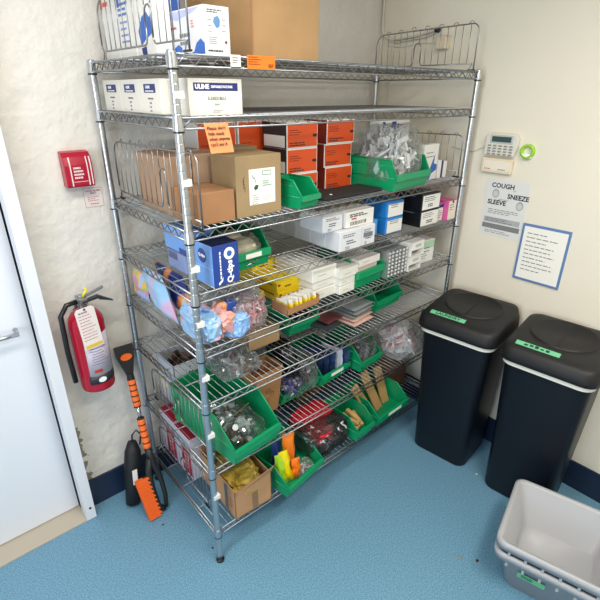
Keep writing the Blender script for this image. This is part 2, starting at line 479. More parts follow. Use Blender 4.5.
# ------------------------------------------------------------------ shelf 1 (top)
z = SZ[0]
t = carton('cardboard_carton', 'large plain brown cardboard carton standing on the top shelf', 'carton', (.325, .095, z), .285, .4, .33, CARD, tape=M('brown_tape', '#a57d4c', .35))
MB().box(-.0015, .006, -.0015, .0005, 0, .33).build('corner_edge', CARD3, t)
t = carton('face_mask_box', 'white and blue printed face mask box in front of the large carton', 'box', (.120, .03, z), .084, .27, .122, GREYC, seam=False)
WAVE = ramp_mat('blue_wave_print', [(.0, '#e8ebf2'), (.5, '#e8ebf2'), (.54, '#5d8fd0'), (.6, '#2b5fae'), (.66, '#e8ebf2')], 9, 1.5)
# printed waves, mask drawing and rows of small print
def leaf(parent, pts, mat, name, face='left', off=-.0006, label=None):
    m = MB()
    if face == 'left': m.prism([(p[0], p[1]) for p in pts], 'x', off, off+.0004)
    else: m.prism(pts, 'y', off, off+.0004)
    return m.build(name, mat, parent, label=label)
wv = [(.0, 0.004), (.0, .03), (.02, .042), (.045, .032), (.06, .012), (.09, .004)]
leaf(t, wv, BLUEP, 'wave_print'); leaf(t, [(y+.13, zz*.8) for y, zz in wv[:-1]]+[(.27, .004)], BLUEP, 'wave_print')
leaf(t, [(.02, .118), (.25, .118), (.25, .112), (.15, .095), (.06, .108)], M('pale_violet', '#aeb6dc', .5), 'wave_print')
lines(t, -.14, .06, .09, 2, .02, GREYINK, .009, face='left', seed=3); lines(t, -.19, .08, .05, 1, .01, M('pinkp', '#c05a78', .5), .006, face='left', seed=4)
lines(t, -.07, .09, .02, 3, .007, M('peach', '#d88a80', .5), .004, face='left', seed=14)
leaf(t, [(.03, .082), (.034, .094), (.046, .098), (.053, .088), (.05, .072), (.04, .068)], M('mask_blue', '#5a86b8', .5), 'mask_picture', 'front')
lines(t, .012, .112, .055, 2, .005, INK, .0022, seed=5); lines(t, .012, .088, .014, 3, .014, GREYINK, .0015, seed=15)
lines(t, .058, .09, .016, 3, .014, GREYINK, .0015, seed=16); lines(t, .014, .046, .03, 4, .005, GREYINK, .0015, seed=6)
leaf(t, [(.064, .034), (.07, .04), (.074, .034), (.07, .03)], M('maroon', '#6a2a38', .5), 'round_seal', 'front'); lines(t, .01, .014, .066, 1, .01, INK, .004, seed=7)
t = carton('glove_box', 'upright white box with a red logo at the rear left of the top shelf', 'box', (.055, .468, z), .13, .125, .27, WHITEC, seam=False)
lines(t, -.12, .175, .09, 1, .02, M('redlogo', '#d84a3c', .5), .012, face='left', seed=8); panel_left(t, 'logo_mark', M('redlogo'), .105, .125, .158, .185)
t = carton('supply_box', 'upright white box with rows of blue print on the top shelf', 'box', (.058, .342, z), .055, .118, .26, WHITEC, seam=False)
lines(t, -.105, .11, .075, 4, .018, M('bluetext', '#7d90c8', .5), .006, face='left', seed=9); lines(t, -.11, .16, .09, 3, .014, BLUEP, .007, face='left', seed=19)
panel_left(t, 'logo_mark', BLUEP, .095, .113, .15, .18)
t = carton('supply_box', 'white box with a bold blue corner band between the two ledge notches', 'box', (.062, .205, z), .05, .13, .215, WHITEC, seam=False)
leaf(t, [(.105, .035), (.118, .075), (.085, .11), (.04, .125), (.018, .10), (.02, .065), (.07, .05)], BLUEP, 'blue_band'); leaf(t, [(.03, .105), (.055, .125), (.062, .15), (.045, .17), (.02, .12)], WHITEP, 'white_window', off=-.0012)
leaf(t, [(.1, .004), (.108, .028), (.072, .032), (.07, .004)], NAVY, 'blue_band')
lines(t, -.06, .2, .05, 2, .016, BLUEP, .009, face='left', seed=11)
t = carton('supply_box', 'tall blue box rising behind the printed face mask box', 'box', (.122, .31, z), .085, .13, .235, M('blue_card', '#2c5bb4', .5), seam=False)
lines(t, -.12, .2, .1, 3, .03, WHITEP, .012, face='left', seed=12)
# tags clipped on the rim
t = thing('shelf_tag', 'small white label tag on the front rim of the top shelf', 'shelf tag', (.175, -.0095, z-.024))
MB().box(0, .034, -.0012, 0, -.004, .026).build('tag_card', PAPER, t); lines(t, .006, .02, .02, 3, .006, GREYINK, .003, -.0016, seed=20)
t = thing('shelf_tag', 'bright orange price tag on the front rim of the top shelf', 'shelf tag', (.232, -.0095, z-.032))
MB().box(0, .102, -.0012, 0, 0, .036).build('tag_card', M('orange_tag', '#f57a1c', .5), t); lines(t, .004, .032, .05, 4, .006, M('brownink', '#7a3208', .6), .0025, -.0016, seed=21)
text(t, '057', .013, INK, (.076, -.0016, .009), bold=.0003)

# ------------------------------------------------------------------ shelf 2: face mask boxes
z = SZ[1]
def mask_carton(y, d, label, front):
    t = carton('face_mask_box', label, 'box', (.050 if front else .024, y, z), .179, d, .098, M('mask_card', '#dcd8cf', .6), group='white face mask boxes on the second shelf', seam=False)
    if front:
        panel(t, 'title_band', NAVY, .016, .163, .066, .087)
        text(t, 'ULINE', .0165, WHITEP, (.021, -.0010, .0765), bold=.0007); text(t, 'DISPOSABLE FACE MASK', .0092, WHITEP, (.0725, -.0010, .0765), bold=.0003, sx=.72)
        text(t, 'S-24521BLU', .012, GREYINK, (.09, -.0006, .046), align='CENTER', bold=.0003); text(t, 'BLUE', .007, GREYINK, (.09, -.0006, .03), align='CENTER'); lines(t, .075, .014, .035, 2, .004, GREYINK, .0015, seed=22)
    else:
        panel_left(t, 'title_band', NAVY, d*.22, d*.78, .06, .084); text(t, 'ULINE', .011, WHITEP, (-.001, d*.68, .075), LEFT, bold=.0003); lines(t, -d*.7, .066, d*.4, 1, .01, WHITEP, .003, y=-.0009, face='left', seed=23)
        lines(t, -d*.62, .046, d*.3, 1, .011, GREYINK, .005, face='left', seed=24); lines(t, -d*.56, .033, d*.14, 3, .011, GREYINK, .004, face='left', seed=25)
    return t
mask_carton(.018, .115, 'front mask box with blue title band facing the room, second shelf', True)
t = mask_carton(.138, .143, 'white mask box directly behind the front one, mostly blank side', False)
mask_carton(.285, .15, 'white mask box third from the front, blue band on its side', False)
mask_carton(.440, .155, 'rearmost white mask box, by the back left post', False)
# orange handwritten note hanging from the rim
m = MB(); n = 8; NW, NH = .078, .082
for k in range(n+1):
    v = k/n; yb = -.012*v*v-.004*math.sin(v*3); o_ = .010*v
    m.v += [(o_, yb, -NH*v), (NW+o_, yb-.002, -NH*v), (o_, yb+.0005, -NH*v), (NW+o_, yb-.0015, -NH*v)]
for k in range(n):
    a = k*4
    for f in ((a, a+1, a+5, a+4), (a+2, a+6, a+7, a+3), (a, a+4, a+6, a+2), (a+1, a+3, a+7, a+5)): m.f.append(f); m.mi.append(0)
m.f += [(0, 2, 3, 1), (n*4, n*4+1, n*4+3, n*4+2)]; m.mi += [0, 0]
t = thing('paper_note', 'orange paper note with handwriting hanging below the second shelf', 'note', (.073, -.012, z-.018))
m.build('note_paper', M('orange_paper', '#f5925e', .8), t)
for k, s in enumerate(("Please don't", 'hide stock', 'when anyone', "can't see it")):
    text(t, s, .0135, INK, (.006+.0018*k, -.0052-.0027*k, -.014-.0145*k), bold=.0002, sx=.95, rot=(PI/2-.1, 0, 0))

# ------------------------------------------------------------------ shelf 3
z = SZ[2]
TAN = CARD2
t = carton('cardboard_carton', 'tan cardboard carton with a white shipping label on its front', 'carton', (.198, .028, z), .185, .15, .199, TAN)
panel(t, 'shipping_label', PAPER, .050, .158, .038, .155)
ob = panel(t, 'label_window', M('sage', '#7d9c8c', .6), .104, .142, .132, .148, -.0009); panel(t, 'label_window', PAPER, .107, .139, .135, .145, -.0012)
leaf(t, [(.068, .094), (.076, .104), (.088, .102), (.084, .09), (.074, .086)], M('greenblob', '#2c5a3c', .6), 'leaf_print', 'front', -.0011)
lines(t, .06, .07, .03, 5, .007, GREYINK, .002, -.0009, seed=31); lines(t, .105, .115, .04, 3, .007, M('sage'), .004, -.0009, seed=32); lines(t, .105, .07, .04, 4, .006, M('palegrey', '#b8b8b0', .6), .002, -.0009, seed=33)
m = MB()
for k in range(4): m.tube([(.03+.004*math.sin(q*1.1+k), -.0004, .085+.004*q+.011*k) for q in range(5)], .0008, 4)
m.tube([(.062, -.0012, .138), (.068, -.0012, .125), (.072, -.0012, .128), (.076, -.0012, .112)], .0008, 4); m.build('pen_scribble', INK, t)
carton('cardboard_carton', 'low brown cardboard carton at the front left under the orange note', 'carton', (.052, .028, z), .137, .165, .100, CARD3)
t = carton('cardboard_carton', 'pinkish tan carton behind the low brown one, second from the left end', 'carton', (.143, .20, z), .115, .2, .195, M('cardboard_pink', '#b39479', .85, var=.05, vscale=8), tape=M('clear_tape', '#c8b49a', .2))
carton('cardboard_carton', 'tall brown carton against the left wire ledge behind other cartons', 'carton', (.052, .205, z), .085, .25, .19, M('cardboard_dim', '#a98a70', .85, var=.06, vscale=8))
carton('cardboard_carton', 'long brown carton lying behind the labelled tan carton', 'carton', (.262, .205, z), .15, .09, .205, CARD2)
ORG = M('orange_card', '#cf4a14', .5, var=.05, vscale=6); DRED = M('dark_red_card', '#84200e', .5)
def orange_box(x, y, zz, w, h, label, left=None, d=.15, grp='orange boxes on the third shelf'):
    t = carton('orange_supply_box', label, 'box', (x, y, zz), w, d, h, WHITEC, group=grp, seam=False, bev=.001, faces={5: left} if left else None)
    panel(t, 'front_print', ORG, .0045, w-.0035, .0045, h-.004)
    lines(t, .014, h*.72, w*.4, 3, h*.085, M('dkredink', '#5c1606', .6), .0028, -.0009, seed=int(x*100)); lines(t, .014, h*.24, w*.55, 2, h*.09, INK, .0045, -.0009, seed=int(x*77+zz*40))
    if left and left.name.startswith('black'): panel_left(t, 'white_side', WHITEC, .01, d-.01, .004, h*.5)
    panel(t, 'dark_mark', INK, w-.026, w-.004, h*.42, h*.53, -.0009)
    return t
HB = .0945
names = ['bottom', 'middle', 'top']
for k in range(3):
    orange_box(.517 if k else .521, .16, z+HB*k, .158, HB-.001, names[k]+' orange box in the stack beside the small green bin', M('black_white_card', '#2a2728', .6), .15)
for k in range(3):
    orange_box((.765, .756, .768)[k], .205, z+HB*k, .165, HB-.001, names[k]+' orange box in the stack left of the large green bin', DRED, .14)
orange_box(.240, .335, z, .168, .283, 'upright orange box behind the note at the left', None, .14)
orange_box(.418, .335, z, .166, .283, 'upright orange box right of the note, behind the cartons', None, .14)
stack_bin('small empty green bin in front of the orange boxes', (.448, -.010, z), .098, .15, .098, R(8), sl=.3, fr=.48)
t = thing('black_case', 'flat black zip case lying below the orange box stacks', 'case', (.60, .03, z))
MB().prism([(.01, 0), (.34, 0), (.35, .02), (.34, .145), (.02, .15), (0, .13), (0, .02)], 'z', 0, .014).build('case_body', M('black_fabric', '#1d1c1e', .75), t, bevel=.005, seg=3)
MB().lathe([(.006, 0), (.006, .002)], (.07, .04, .0135), 14).build('white_stud', WHITEP, t)
stack_bin('large green bin heaped with clear plastic bags, third shelf', (.968, -.018, z), .262, .27, .127, R(4), fr=.55, sl=.12)
GW = [M('clear_grey', '#cfd0cf', .25), M('white_bits', '#e2e1de', .4), M('grey_bits', '#8d9192', .35), M('dark_bits', '#54585a', .4)]
filled_bag('plastic_bag', 'bulging clear bag of clear and grey parts heaped in the large green bin', 'bag', (1.08, .125, z+.006), (.112, .118, .125), 5, None, [GW[0], GW[1], GW[0], GW[1], GW[2], GW[0], GW[1], GW[1], GW[3]], None, 760, (.05, .014, .006), cr=.98, amp=.12)
t = carton('supply_pack', 'upright white pack with a dark blue arch print behind the heaped bag', 'box', (1.215, .30, z), .25, .06, .26, WHITEC, seam=False, rz=R(2))
leaf(t, [(.02, .255), (.045, .255), (.055, .235), (.075, .225), (.095, .235), (.10, .255), (.135, .255), (.135, .205), (.06, .195)], M('arch_blue', '#2547a8', .45), 'blue_arch', 'front')
panel(t, 'logo_mark', NAVY, .142, .158, .225, .245); lines(t, .165, .24, .05, 1, .01, GREYINK, .006, seed=40)
t = carton('supply_pack', 'white pack with a blue swoosh standing right of the large green bin', 'box', (1.262, .06, z), .135, .03, .165, WHITEC, seam=False, rz=R(5))
leaf(t, [(.05, .0), (.065, .05), (.09, .095), (.105, .12), (.10, .075), (.13, .07), (.13, .045), (.085, .03), (.07, .004)], BLUEP, 'blue_swoosh', 'front'); lines(t, .02, .13, .09, 2, .018, GREYINK, .004, seed=41)
simple_box('supply_box', 'narrow white box beside the blue swoosh pack', 'box', (1.405, .07, z), .028, .1, .085, WHITEC)
simple_box('supply_box', 'narrow navy box between two narrow white ones, right end', 'box', (1.435, .07, z), .014, .1, .082, NAVY)
simple_box('supply_box', 'narrow white box nearest the right ledge on the third shelf', 'box', (1.451, .07, z), .03, .1, .078, WHITEC)

# ------------------------------------------------------------------ shelf 4
z = SZ[3]
LB = M('light_blue_card', '#6f9fe0', .45); NB = M('navy_card', '#22408f', .4)
t = carton('cotton_swab_box', 'blue carton of cotton swabs with a navy front by the front left post', 'box', (.076, .004, z), .104, .125, .143, LB, seam=False, rz=R(2), faces={2: NB, 1: M('navy_dark', '#101a3c', .4)})
text(t, 'Q-tips', .031, WHITEP, (.066, -.0007, .004), (PI/2, -PI/2, 0), bold=.0012); m = MB(); g = random.Random(6); zz = .025
while zz < .115:
    q = g.uniform(.005, .013); m.box(.027, .032, -.0008, -.0002, zz, zz+q); zz += q+.003
m.build('printed_lines', WHITEP, t)
m = MB(); m.lathe([(.021, 0), (.021, .0006)], n=24); m.xform(Matrix.Translation((.066, 0, .108))@Matrix.Rotation(PI/2, 4, 'X')); m.build('round_badge', WHITEP, t)
m = MB(); m.lathe([(.010, 0), (.010, .0005)], n=20); m.xform(Matrix.Translation((.066, -.0007, .108))@Matrix.Rotation(PI/2, 4, 'X')); m.build('badge_centre', BLUEP, t)
leaf(t, [(.02, .004), (.035, .016), (.038, .03), (.032, .022), (.018, .012)], WHITEP, 'white_tip', 'front')
m = MB(); m.lathe([(.025, 0), (.025, .0006)], n=24); m.xform(Matrix.Translation((0, .062, .1))@Matrix.Rotation(-PI/2, 4, 'Y')); m.build('round_badge', NB, t)
text(t, 'Q-tips', .0155, WHITEP, (-.0009, .083, .101), LEFT, bold=.0006)
panel_left(t, 'fold_line', M('pale_blue', '#9fc0ee', .5), .0, .125, .062, .064)
t = thing('wrapped_pack', 'shrink wrapped pale blue pack under the second swab box', 'pack', (.062, .165, z))
MB().box(0, .1, 0, .14, 0, .072).build('pack_body', M('lilac_card', '#93a9dc', .45), t, bevel=.006); panel_left(t, 'navy_patch', NB, .06, .13, .04, .068)
MB().box(-.003, .103, -.003, .143, 0, .075).build('shrink_wrap', FILM, t, bevel=.01)
t = carton('cotton_swab_box', 'light blue swab box lying on the shrink wrapped pack', 'box', (.060, .15, z+.077), .11, .16, .085, LB, seam=False)
panel_left(t, 'navy_patch', NB, .0, .05, .0, .02)
stack_bin('green bin of cream cotton in a clear bag, white label card', (.202, .072, z), .165, .27, .127, R(3), True, fr=.52, sl=.2)
t = filled_bag('plastic_bag', 'clear bag of cream cotton pads in the labelled green bin', 'bag', (.275, .16, z+.004), (.058, .07, .056), 8, amp=.25, fm=film('bag_film', '#eceeee', .45, .05))
MB().blob((0, -.015, .06), (.05, .05, .038), 3, .12, 2.5, 3).blob((-.012, .035, .085), (.036, .034, .03), 4, .15, 2.5, 3).build('cotton_pads', M('cream_cotton', '#e3d8bd', .9, bump=.4, bscale=40), t, True)
SH = M('grey_side_card', '#c9cad2', .6)
def white_box(x, y, zz, w, d, h, label, rz=0, seed=1, plain=False, grp='white supply boxes on the fourth shelf', mat=GREYC):
    t = carton('supply_box', label, 'box', (x, y, zz), w, d, h, mat, rz=rz, group=grp, seam=False, bev=.0028)
    if plain: lines(t, w*.2, h*.5, w*.4, 1, h*.1, M('palegrey'), h*.08, seed=seed); return t
    lines(t, w*.15, h*.82, w*.7, 2, h*.1, GREYINK, h*.05, seed=seed); lines(t, w*.3, h*.5, w*.45, 2, h*.12, INK, h*.055, seed=seed+1); lines(t, w*.25, h*.2, w*.2, 2, h*.08, GREYINK, h*.04, seed=seed+2)
    return t
for k in range(6):
    lab = ['front white box of the row running back along the fourth shelf', 'white box second from the front of that deep row, fourth shelf', 'white box third from the front of that deep row, fourth shelf',
           'white box fourth from the front of that deep row, fourth shelf', 'white box fifth from the front of that deep row, fourth shelf', 'rearmost white box of the deep row on the fourth shelf'][k]
    t = white_box(.658, -.002+.093*k, z, .130, .090, .083, lab, seed=50+k)
    panel_left(t, 'white_edge', WHITEP, .082, .088, .002, .081)
t = white_box(.592, .03, z+.084, .112, .14, .068, 'white box with printed front on top of the deep row, left one', seed=60)
t = white_box(.79, .0, z, .086, .12, .085, 'white box with barcode standing right of the deep row', seed=63)
panel(t, 'barcode', GREYINK, .012, .07, .035, .055)
t = carton('supply_box', 'wide white box with red and black print and barcode, uppermost', 'box', (.712, .018, z+.0855), .168, .14, .066, WHITEC, seam=False, group='white supply boxes on the fourth shelf')
lines(t, .02, .056, .13, 2, .008, INK, .005, seed=66); panel(t, 'red_bar', REDP, .03, .06, .032, .038); m = MB()
for k in range(14): m.box(.025+.007*k, .025+.007*k+rnd.uniform(.002, .005), -.0007, -.0002, .008, .024)
m.build('barcode', INK, t)
BLU = M('bright_blue_card', '#1f7fd0', .4); PBL = M('sky_blue_card', '#5a9fd8', .4)
simple_box('supply_box', 'light blue box set back between white and bright blue boxes', 'box', (.905, .075, z), .075, .12, .072, PBL)
for k in range(2):
    t = carton('supply_box', ['lower', 'upper'][k]+' bright blue box with a white printed front, fourth shelf', 'box', (1.0, .045, z+.0745*k), .122, .14, .073, BLU, seam=False)
    panel(t, 'front_label', WHITEC, .012, .12, .004, .069); lines(t, .03, .058, .07, 2, .009, GREYINK, .004, -.0009, seed=70+k); panel(t, 'blue_strip', BLU, .012, .12, .062, .069, -.001)
for k in range(2):
    t = carton('glove_box', ['lower', 'upper'][k]+' black glove box with a white printed front', 'box', (1.222, .014, z+.0795*k), .150, .15, .0785, M('black_card', '#101114', .4), seam=False)
    panel(t, 'front_label', WHITEC, .006, .146, .004, .072); lines(t, .02, .064, .1, 3, .009, INK, .0028, -.0009, seed=75+k); lines(t, .05, .03, .06, 2, .009, INK, .005, -.0009, seed=78+k)
    panel_left(t, 'grey_mark', GREYINK, .04, .1, .065, .068)
t = carton('supply_box', 'white fronted box with a dark blue top band beside the black boxes', 'box', (1.378, .03, z), .058, .14, .092, M('violet_card', '#b0608e', .5), seam=False)
panel(t, 'front_label', WHITEC, .002, .056, .003, .068); panel(t, 'blue_band', NAVY, .002, .056, .069, .084); lines(t, .01, .055, .04, 4, .011, M('plum', '#8a5a80', .5), .004, -.0009, seed=82)
simple_box('supply_box', 'pink box standing behind the blue banded box, right end', 'box', (1.385, .185, z), .09, .12, .16, M('pink_card', '#cf5a94', .5))
t = carton('supply_box', 'cream and pink box nearest the right post, fourth shelf', 'box', (1.440, .006, z), .075, .12, .1, M('pink_card'), seam=False)
panel(t, 'front_label', M('cream_card', '#e6dccb', .6), .006, .073, .004, .098); lines(t, .015, .08, .045, 3, .012, GREYINK, .004, -.0009, seed=83); panel(t, 'thumb_notch', INK, .036, .05, .086, .098, -.0009)

# ------------------------------------------------------------------ shelf 5
z = SZ[4]
RAIN = ramp_mat('rainbow_film', [(.3, '#9ab8e2'), (.42, '#b4c2e4'), (.47, '#e8b85c'), (.52, '#b0c06c'), (.57, '#dc8a9c'), (.66, '#a0b0e0')], 14, .6, .3)
BLUPK = ramp_mat('blue_pink_film', [(.3, '#86b8e0'), (.5, '#9cc4e6'), (.57, '#bdb4d8'), (.64, '#d49cb8'), (.74, '#9cc0e6')], 8, .5, .25)
def pouch(label, loc, w, h, th, mat, rot, seed, cat='pouch', name='wipes_pouch', shear=0):
    sh = Matrix.Identity(4); sh[0][2] = -shear
    o = MB().pillow(w, h, th, 16, seed, .006).xform(sh).build(name, mat, None, True); o.location = loc; o.rotation_euler = rot
    return tag(o, label, cat)
def upright(label, x, y0, y1, h, th, mat, seed, shear=0, name='wipes_pouch'):
    """pouch standing with its broad face towards the left end of the shelf"""
    return pouch(label, (x+th*.35, y1, z+.004), y1-y0, h, th, mat, (0, 0, -PI/2), seed, name=name, shear=shear)
upright('rainbow printed pouch at the back left of the fifth shelf', .02, .47, .605, .125, .04, RAIN, 1, 0)
upright('tall light blue pouch with pink print leaning beside the rainbow pouch', .018, .22, .41, .165, .05, BLUPK, 2, .6)
NAVOR = ramp_mat('navy_orange_film', [(.3, '#1a2c72'), (.5, '#1d327c'), (.545, '#e08a4c'), (.64, '#f0a868')], 7, .6, .3)
t = upright('navy and orange pouch behind the light blue pouch, under the swab boxes', .078, .15, .40, .168, .05, NAVOR, 3, .75)
m = MB(); m.lathe([(.04, 0), (.04, .003)], n=20); m.xform(Matrix.Translation((.2, -.027, .06))@Matrix.Rotation(PI/2, 4, 'X')); o = m.build('white_disc_print', M('offwhite', '#cfc9c4', .5), t)
PINKB = ramp_mat('pink_blue_film', [(.28, '#3c54a8'), (.36, '#8ab4dc'), (.52, '#9cc2e4'), (.57, '#c8b0cc'), (.62, '#dc9cac'), (.72, '#8ab4e0')], 9, .5, .25)
t = thing('plastic_bag', 'crumpled light blue and pink bag against the front left post', 'bag', (.062, .075, z))
MB().blob((0, .02, .055), (.043, .088, .056), 11, .16, 3.4, 4).build('bag_film', PINKB, t)
t = thing('plastic_bag', 'open pink and orange packet between the two blue bags', 'bag', (.118, .045, z))
o = MB().jumble((0, -.004, .075), (.03, .042, .045), 46, (.05, .032, .014), 13, 'box', 4).build('packets', [M('salmon_film', '#e2a8a4', .35), M('pink_packet', '#e6b8b4', .4), M('salmon_film'), M('peach_packet', '#dc9a7c', .4)], t); o['kind'] = 'stuff'
MB().lathe([(.0, .02), (.016, .018), (.02, 0)][::-1], (.005, -.01, .118), 14).build('orange_cap', M('peach_cap', '#e09a62', .5), t, True); MB().blob((.03, -.01, .122), (.022, .022, .018), 3, .2, 2, 3).build('navy_bundle', NB, t, True)
t = thing('plastic_bag', 'fat clear bag of pink packets with a pale blue end, lying at the front', 'bag', (.212, .085, z), R(8))
MB().blob((0, 0, .062), (.092, .082, .068), 17, .15, 2.4, 4).build('clear_film', FILM2, t)
o = MB().jumble((.015, -.005, .062), (.075, .072, .056), 330, (.05, .02, .006), 4, 'box', 3).build('packets', [M('pink_bits', '#d98e94', .5), M('pale_pink_bits', '#e6c4c4', .5), M('rose_bits', '#b8606c', .5)], t); o['kind'] = 'stuff'
MB().blob((-.055, -.02, .045), (.042, .075, .048), 19, .12, 3, 4).build('blue_end', M('pale_blue_film', '#86aee0', .35, bump=.3, bscale=25), t)
t = thing('plastic_bag', 'small crinkled clear bag lying on top of the fat pink bag', 'bag', (.205, .045, z+.125))
MB().blob((0, 0, .024), (.055, .03, .027), 23, .45, 4, 4, flat=False, zmax=.045).build('clear_film', film('crinkle_film', '#e6e8ea', .55, .06), t)
YEL = M('yellow_card', '#f0d21c', .45); YRED = M('red_stripe', '#a83018', .5)
def yellow_box(x, y, zz, w, d, h, label, seed):
    t = carton('bandage_box', label, 'box', (x, y, zz), w, d, h, YEL, seam=False, group='yellow bandage boxes on the fifth shelf', bev=.001)
    lines(t, w*.3, h*.55, w*.4, 1, .01, M('brownink'), h*.16, seed=seed); panel_left(t, 'red_stripe', YRED, .03, d-.02, h*.55, h*.68); panel(t, 'red_stripe', YRED, .004, .018, h*.6, h*.85)
    return t
yellow_box(.448, .135, z, .137, .16, .044, 'lowest yellow bandage box in the front stack', 90)
yellow_box(.445, .14, z+.045, .137, .16, .042, 'second yellow bandage box up in the front stack', 91)
yellow_box(.44, .302, z, .137, .16, .044, 'lowest yellow bandage box in the rear stack', 92)
yellow_box(.44, .303, z+.045, .137, .16, .042, 'second yellow bandage box up in the rear stack', 93)
yellow_box(.437, .303, z+.088, .137, .16, .042, 'topmost yellow bandage box in the rear stack', 94)
yellow_box(.325, .185, z, .085, .16, .05, 'single yellow box left of the two yellow stacks', 95)
t = thing('display_tray', 'low brown card tray of wrapped bandages at the shelf front', 'tray', (.398, .016, z), R(3))
MB().box(0, .18, 0, .003, 0, .027).box(0, .18, .092, .095, 0, .04).box(0, .003, 0, .095, 0, .042).box(.177, .18, 0, .095, 0, .042).box(0, .18, 0, .095, 0, .003).build('tray_body', CARD3, t)
pk = None
for k in range(13):
    lab = 'yellow and white wrapped bandage packet standing in the brown tray'
    if pk is None:
        m = MB(); m.pillow(.06, .049, .007, 8, 3, .003); m.mi = [1 if i % 64 < 46 else 0 for i in range(len(m.f))]
        pk = m.build('bandage_packet', [M('white_wrap', '#e4e2dc', .4), YEL], None, True); o = pk
    else: o = pk.copy(); COL.objects.link(o)
    x = .012+.0125*k
    o.location = Vector((.398, .016, z+.003))+Matrix.Rotation(R(3), 3, 'Z')@Vector((x, .075-.01*(k % 2), 0)); o.rotation_euler = (0, R(-6+3*(k % 3)), R(-82+5*(k % 4)))
    tag(o, lab, 'packet', 'wrapped bandage packets in the brown tray')
CRM = M('cream_white_card', '#e2dfd6', .6)
hs = [('lowest', 0, .046), ('middle', .047, .034), ('topmost', .082, .060)]
for k, (nm, dz, hh) in enumerate(hs):
    t = white_box(.566-.005*(k == 2)+.003*(k == 1), .05+.005*(k == 1), z+dz, .143, .24, hh-.001, nm+' plain white box in the wide stack right of the yellow boxes', R(2), 100+3*k, grp='plain white boxes on the fifth shelf', mat=CRM, plain=True)
for k, (nm, dz, hh) in enumerate([('lowest', 0, .037), ('middle', .038, .036), ('topmost', .075, .042)]):
    t = white_box(.700 if k < 2 else .696, .026-.006*(k == 2), z+dz, .100 if k < 2 else .118, .14, hh, nm+' white box in the narrow stack left of the green bin', R(3), 110+3*k, grp='plain white boxes on the fifth shelf', mat=CRM, plain=True)
stack_bin('green bin holding two white boxes on the fifth shelf', (.803, .02, z), .195, .25, .127, R(4), fr=.62, sl=.22)
for k in range(2):
    t = carton('supply_box', ['lower', 'upper'][k]+' white box lying in the fifth shelf green bin', 'box', (.82, .045-.015*k, z+.06+.036*k) if k else (.82, .045, z+.004), .155, .13, .034 if k else .09, M('blush_card', '#e6dcd6', .6), seam=False, rz=R(4))
    lines(t, .03, .02, .08, 1, .01, M('palegrey'), .004, seed=120+k)
BL = M('blister_clear', '#dcdedc', .2, spec=.6); FOIL = M('foil', '#b4b6b8', .3, .7)
for k in range(6):
    t = thing('blister_pack', ['leftmost', 'second', 'third', 'fourth', 'fifth', 'rightmost'][k]+' upright clear blister pack between green bin and open white boxes', 'blister pack', (1.003+.0262*k, .012+.002*(k % 2), z), R(3), 'clear blister packs on the fifth shelf')
    MB().box(0, .004, 0, .12, 0, .135).build('foil_backing', FOIL, t)
    m = MB()
    for a in range(2):
        for b in range(7): m.blob((.012, .02+.018+.05*a, .012+.0185*b), (.010, .02, .007), b, .05, 1, 1, flat=False)
    for b in range(7): m.box(.004, .021, .001, .009, .006+.0185*b, .018+.0185*b)
    m.build('clear_blisters', BL, t, True)
def open_box(x, y, zz, w, d, h, label):
    t = thing('open_white_box', label, 'box', (x, y, zz), R(2), 'open white boxes on the fifth shelf')
    th = .002; m = MB()
    m.box(0, w, 0, d, 0, th); m.box(0, w, 0, d, h-th, h); m.box(0, th, 0, d, 0, h); m.box(w-th, w, 0, d, 0, h); m.box(0, w, d-th, d, 0, h); m.box(0, w, 0, th, h*.42, h)
    m.build('box_body', WHITEC, t, bevel=.0006)
    panel(t, 'pale_print', M('palegrey'), w*.3, w*.75, h*.6, h*.8); return t
open_box(1.163, .01, z, .105, .15, .074, 'lower of two stacked white boxes with open fronts')
open_box(1.166, .004, z+.075, .105, .15, .074, 'upper of two stacked white boxes with open fronts')
t = carton('supply_box', 'tilted white box with green tinted top near the right post', 'box', (1.30, .045, z), .11, .12, .118, WHITEC, seam=False, rz=R(-4))
panel(t, 'green_label', M('mint', '#a9c8ae', .5), .02, .108, .075, .116); lines(t, .03, .08, .06, 2, .018, INK, .004, -.0009, seed=131); lines(t, .01, .05, .05, 3, .012, GREYINK, .003, seed=132)

# ------------------------------------------------------------------ shelf 6
z = SZ[5]
carton('cardboard_carton', 'shallow brown carton on the sixth shelf behind the clear bags', 'carton', (.33, .195, z), .168, .2, .078, M('cardboard_shallow', '#b5946a', .85, var=.06, vscale=8))
filled_bag('plastic_bag', 'crinkled clear bag with dark red pieces on the sixth shelf', 'bag', (.205, .13, z), (.075, .075, .04), 31, None, [M('maroon_bits', '#7c2430', .5), M('grey_bits'), M('white_bits')], film('crinkle_film'), 50, (.03, .018, .008), amp=.3)
stack_bin('green bin low on the sixth shelf below the bandage tray', (.555, .185, z), .17, .25, .125, R(-2), fr=.55)
def pad(x, y, zz, w, d, h, mat, label, rz, seed):
    o = MB().pillow(w, d, h, 12, seed, .002).xform(Matrix.Translation((0, 0, h/2))@Matrix.Rotation(-PI/2, 4, 'X')@Matrix.Scale(1, 4, (0, 0, 1))).build('flat_pouch', mat, None, True)
    o.location = (x, y, zz); o.rotation_euler = (0, 0, rz); return tag(o, label, 'pouch', 'flat pouches stacked on the sixth shelf')
PK = M('pink_pouch', '#d8b4a8', .6); GP = M('grey_pouch', '#8b8f90', .35, bump=.2, bscale=30)
padn = ['lowest pink pouch', 'upper pink pouch', 'lowest grey pouch', 'middle grey pouch', 'top grey pouch']
for k in range(5):
    pad(.835+.006*(k % 2), .045+.006*(k % 3), z+.001+.0195*k, .155, .22, .019, PK if k < 2 else GP, padn[k]+' in the flat stack beside the empty green bin', R(5+3*(k % 2)), k+40)
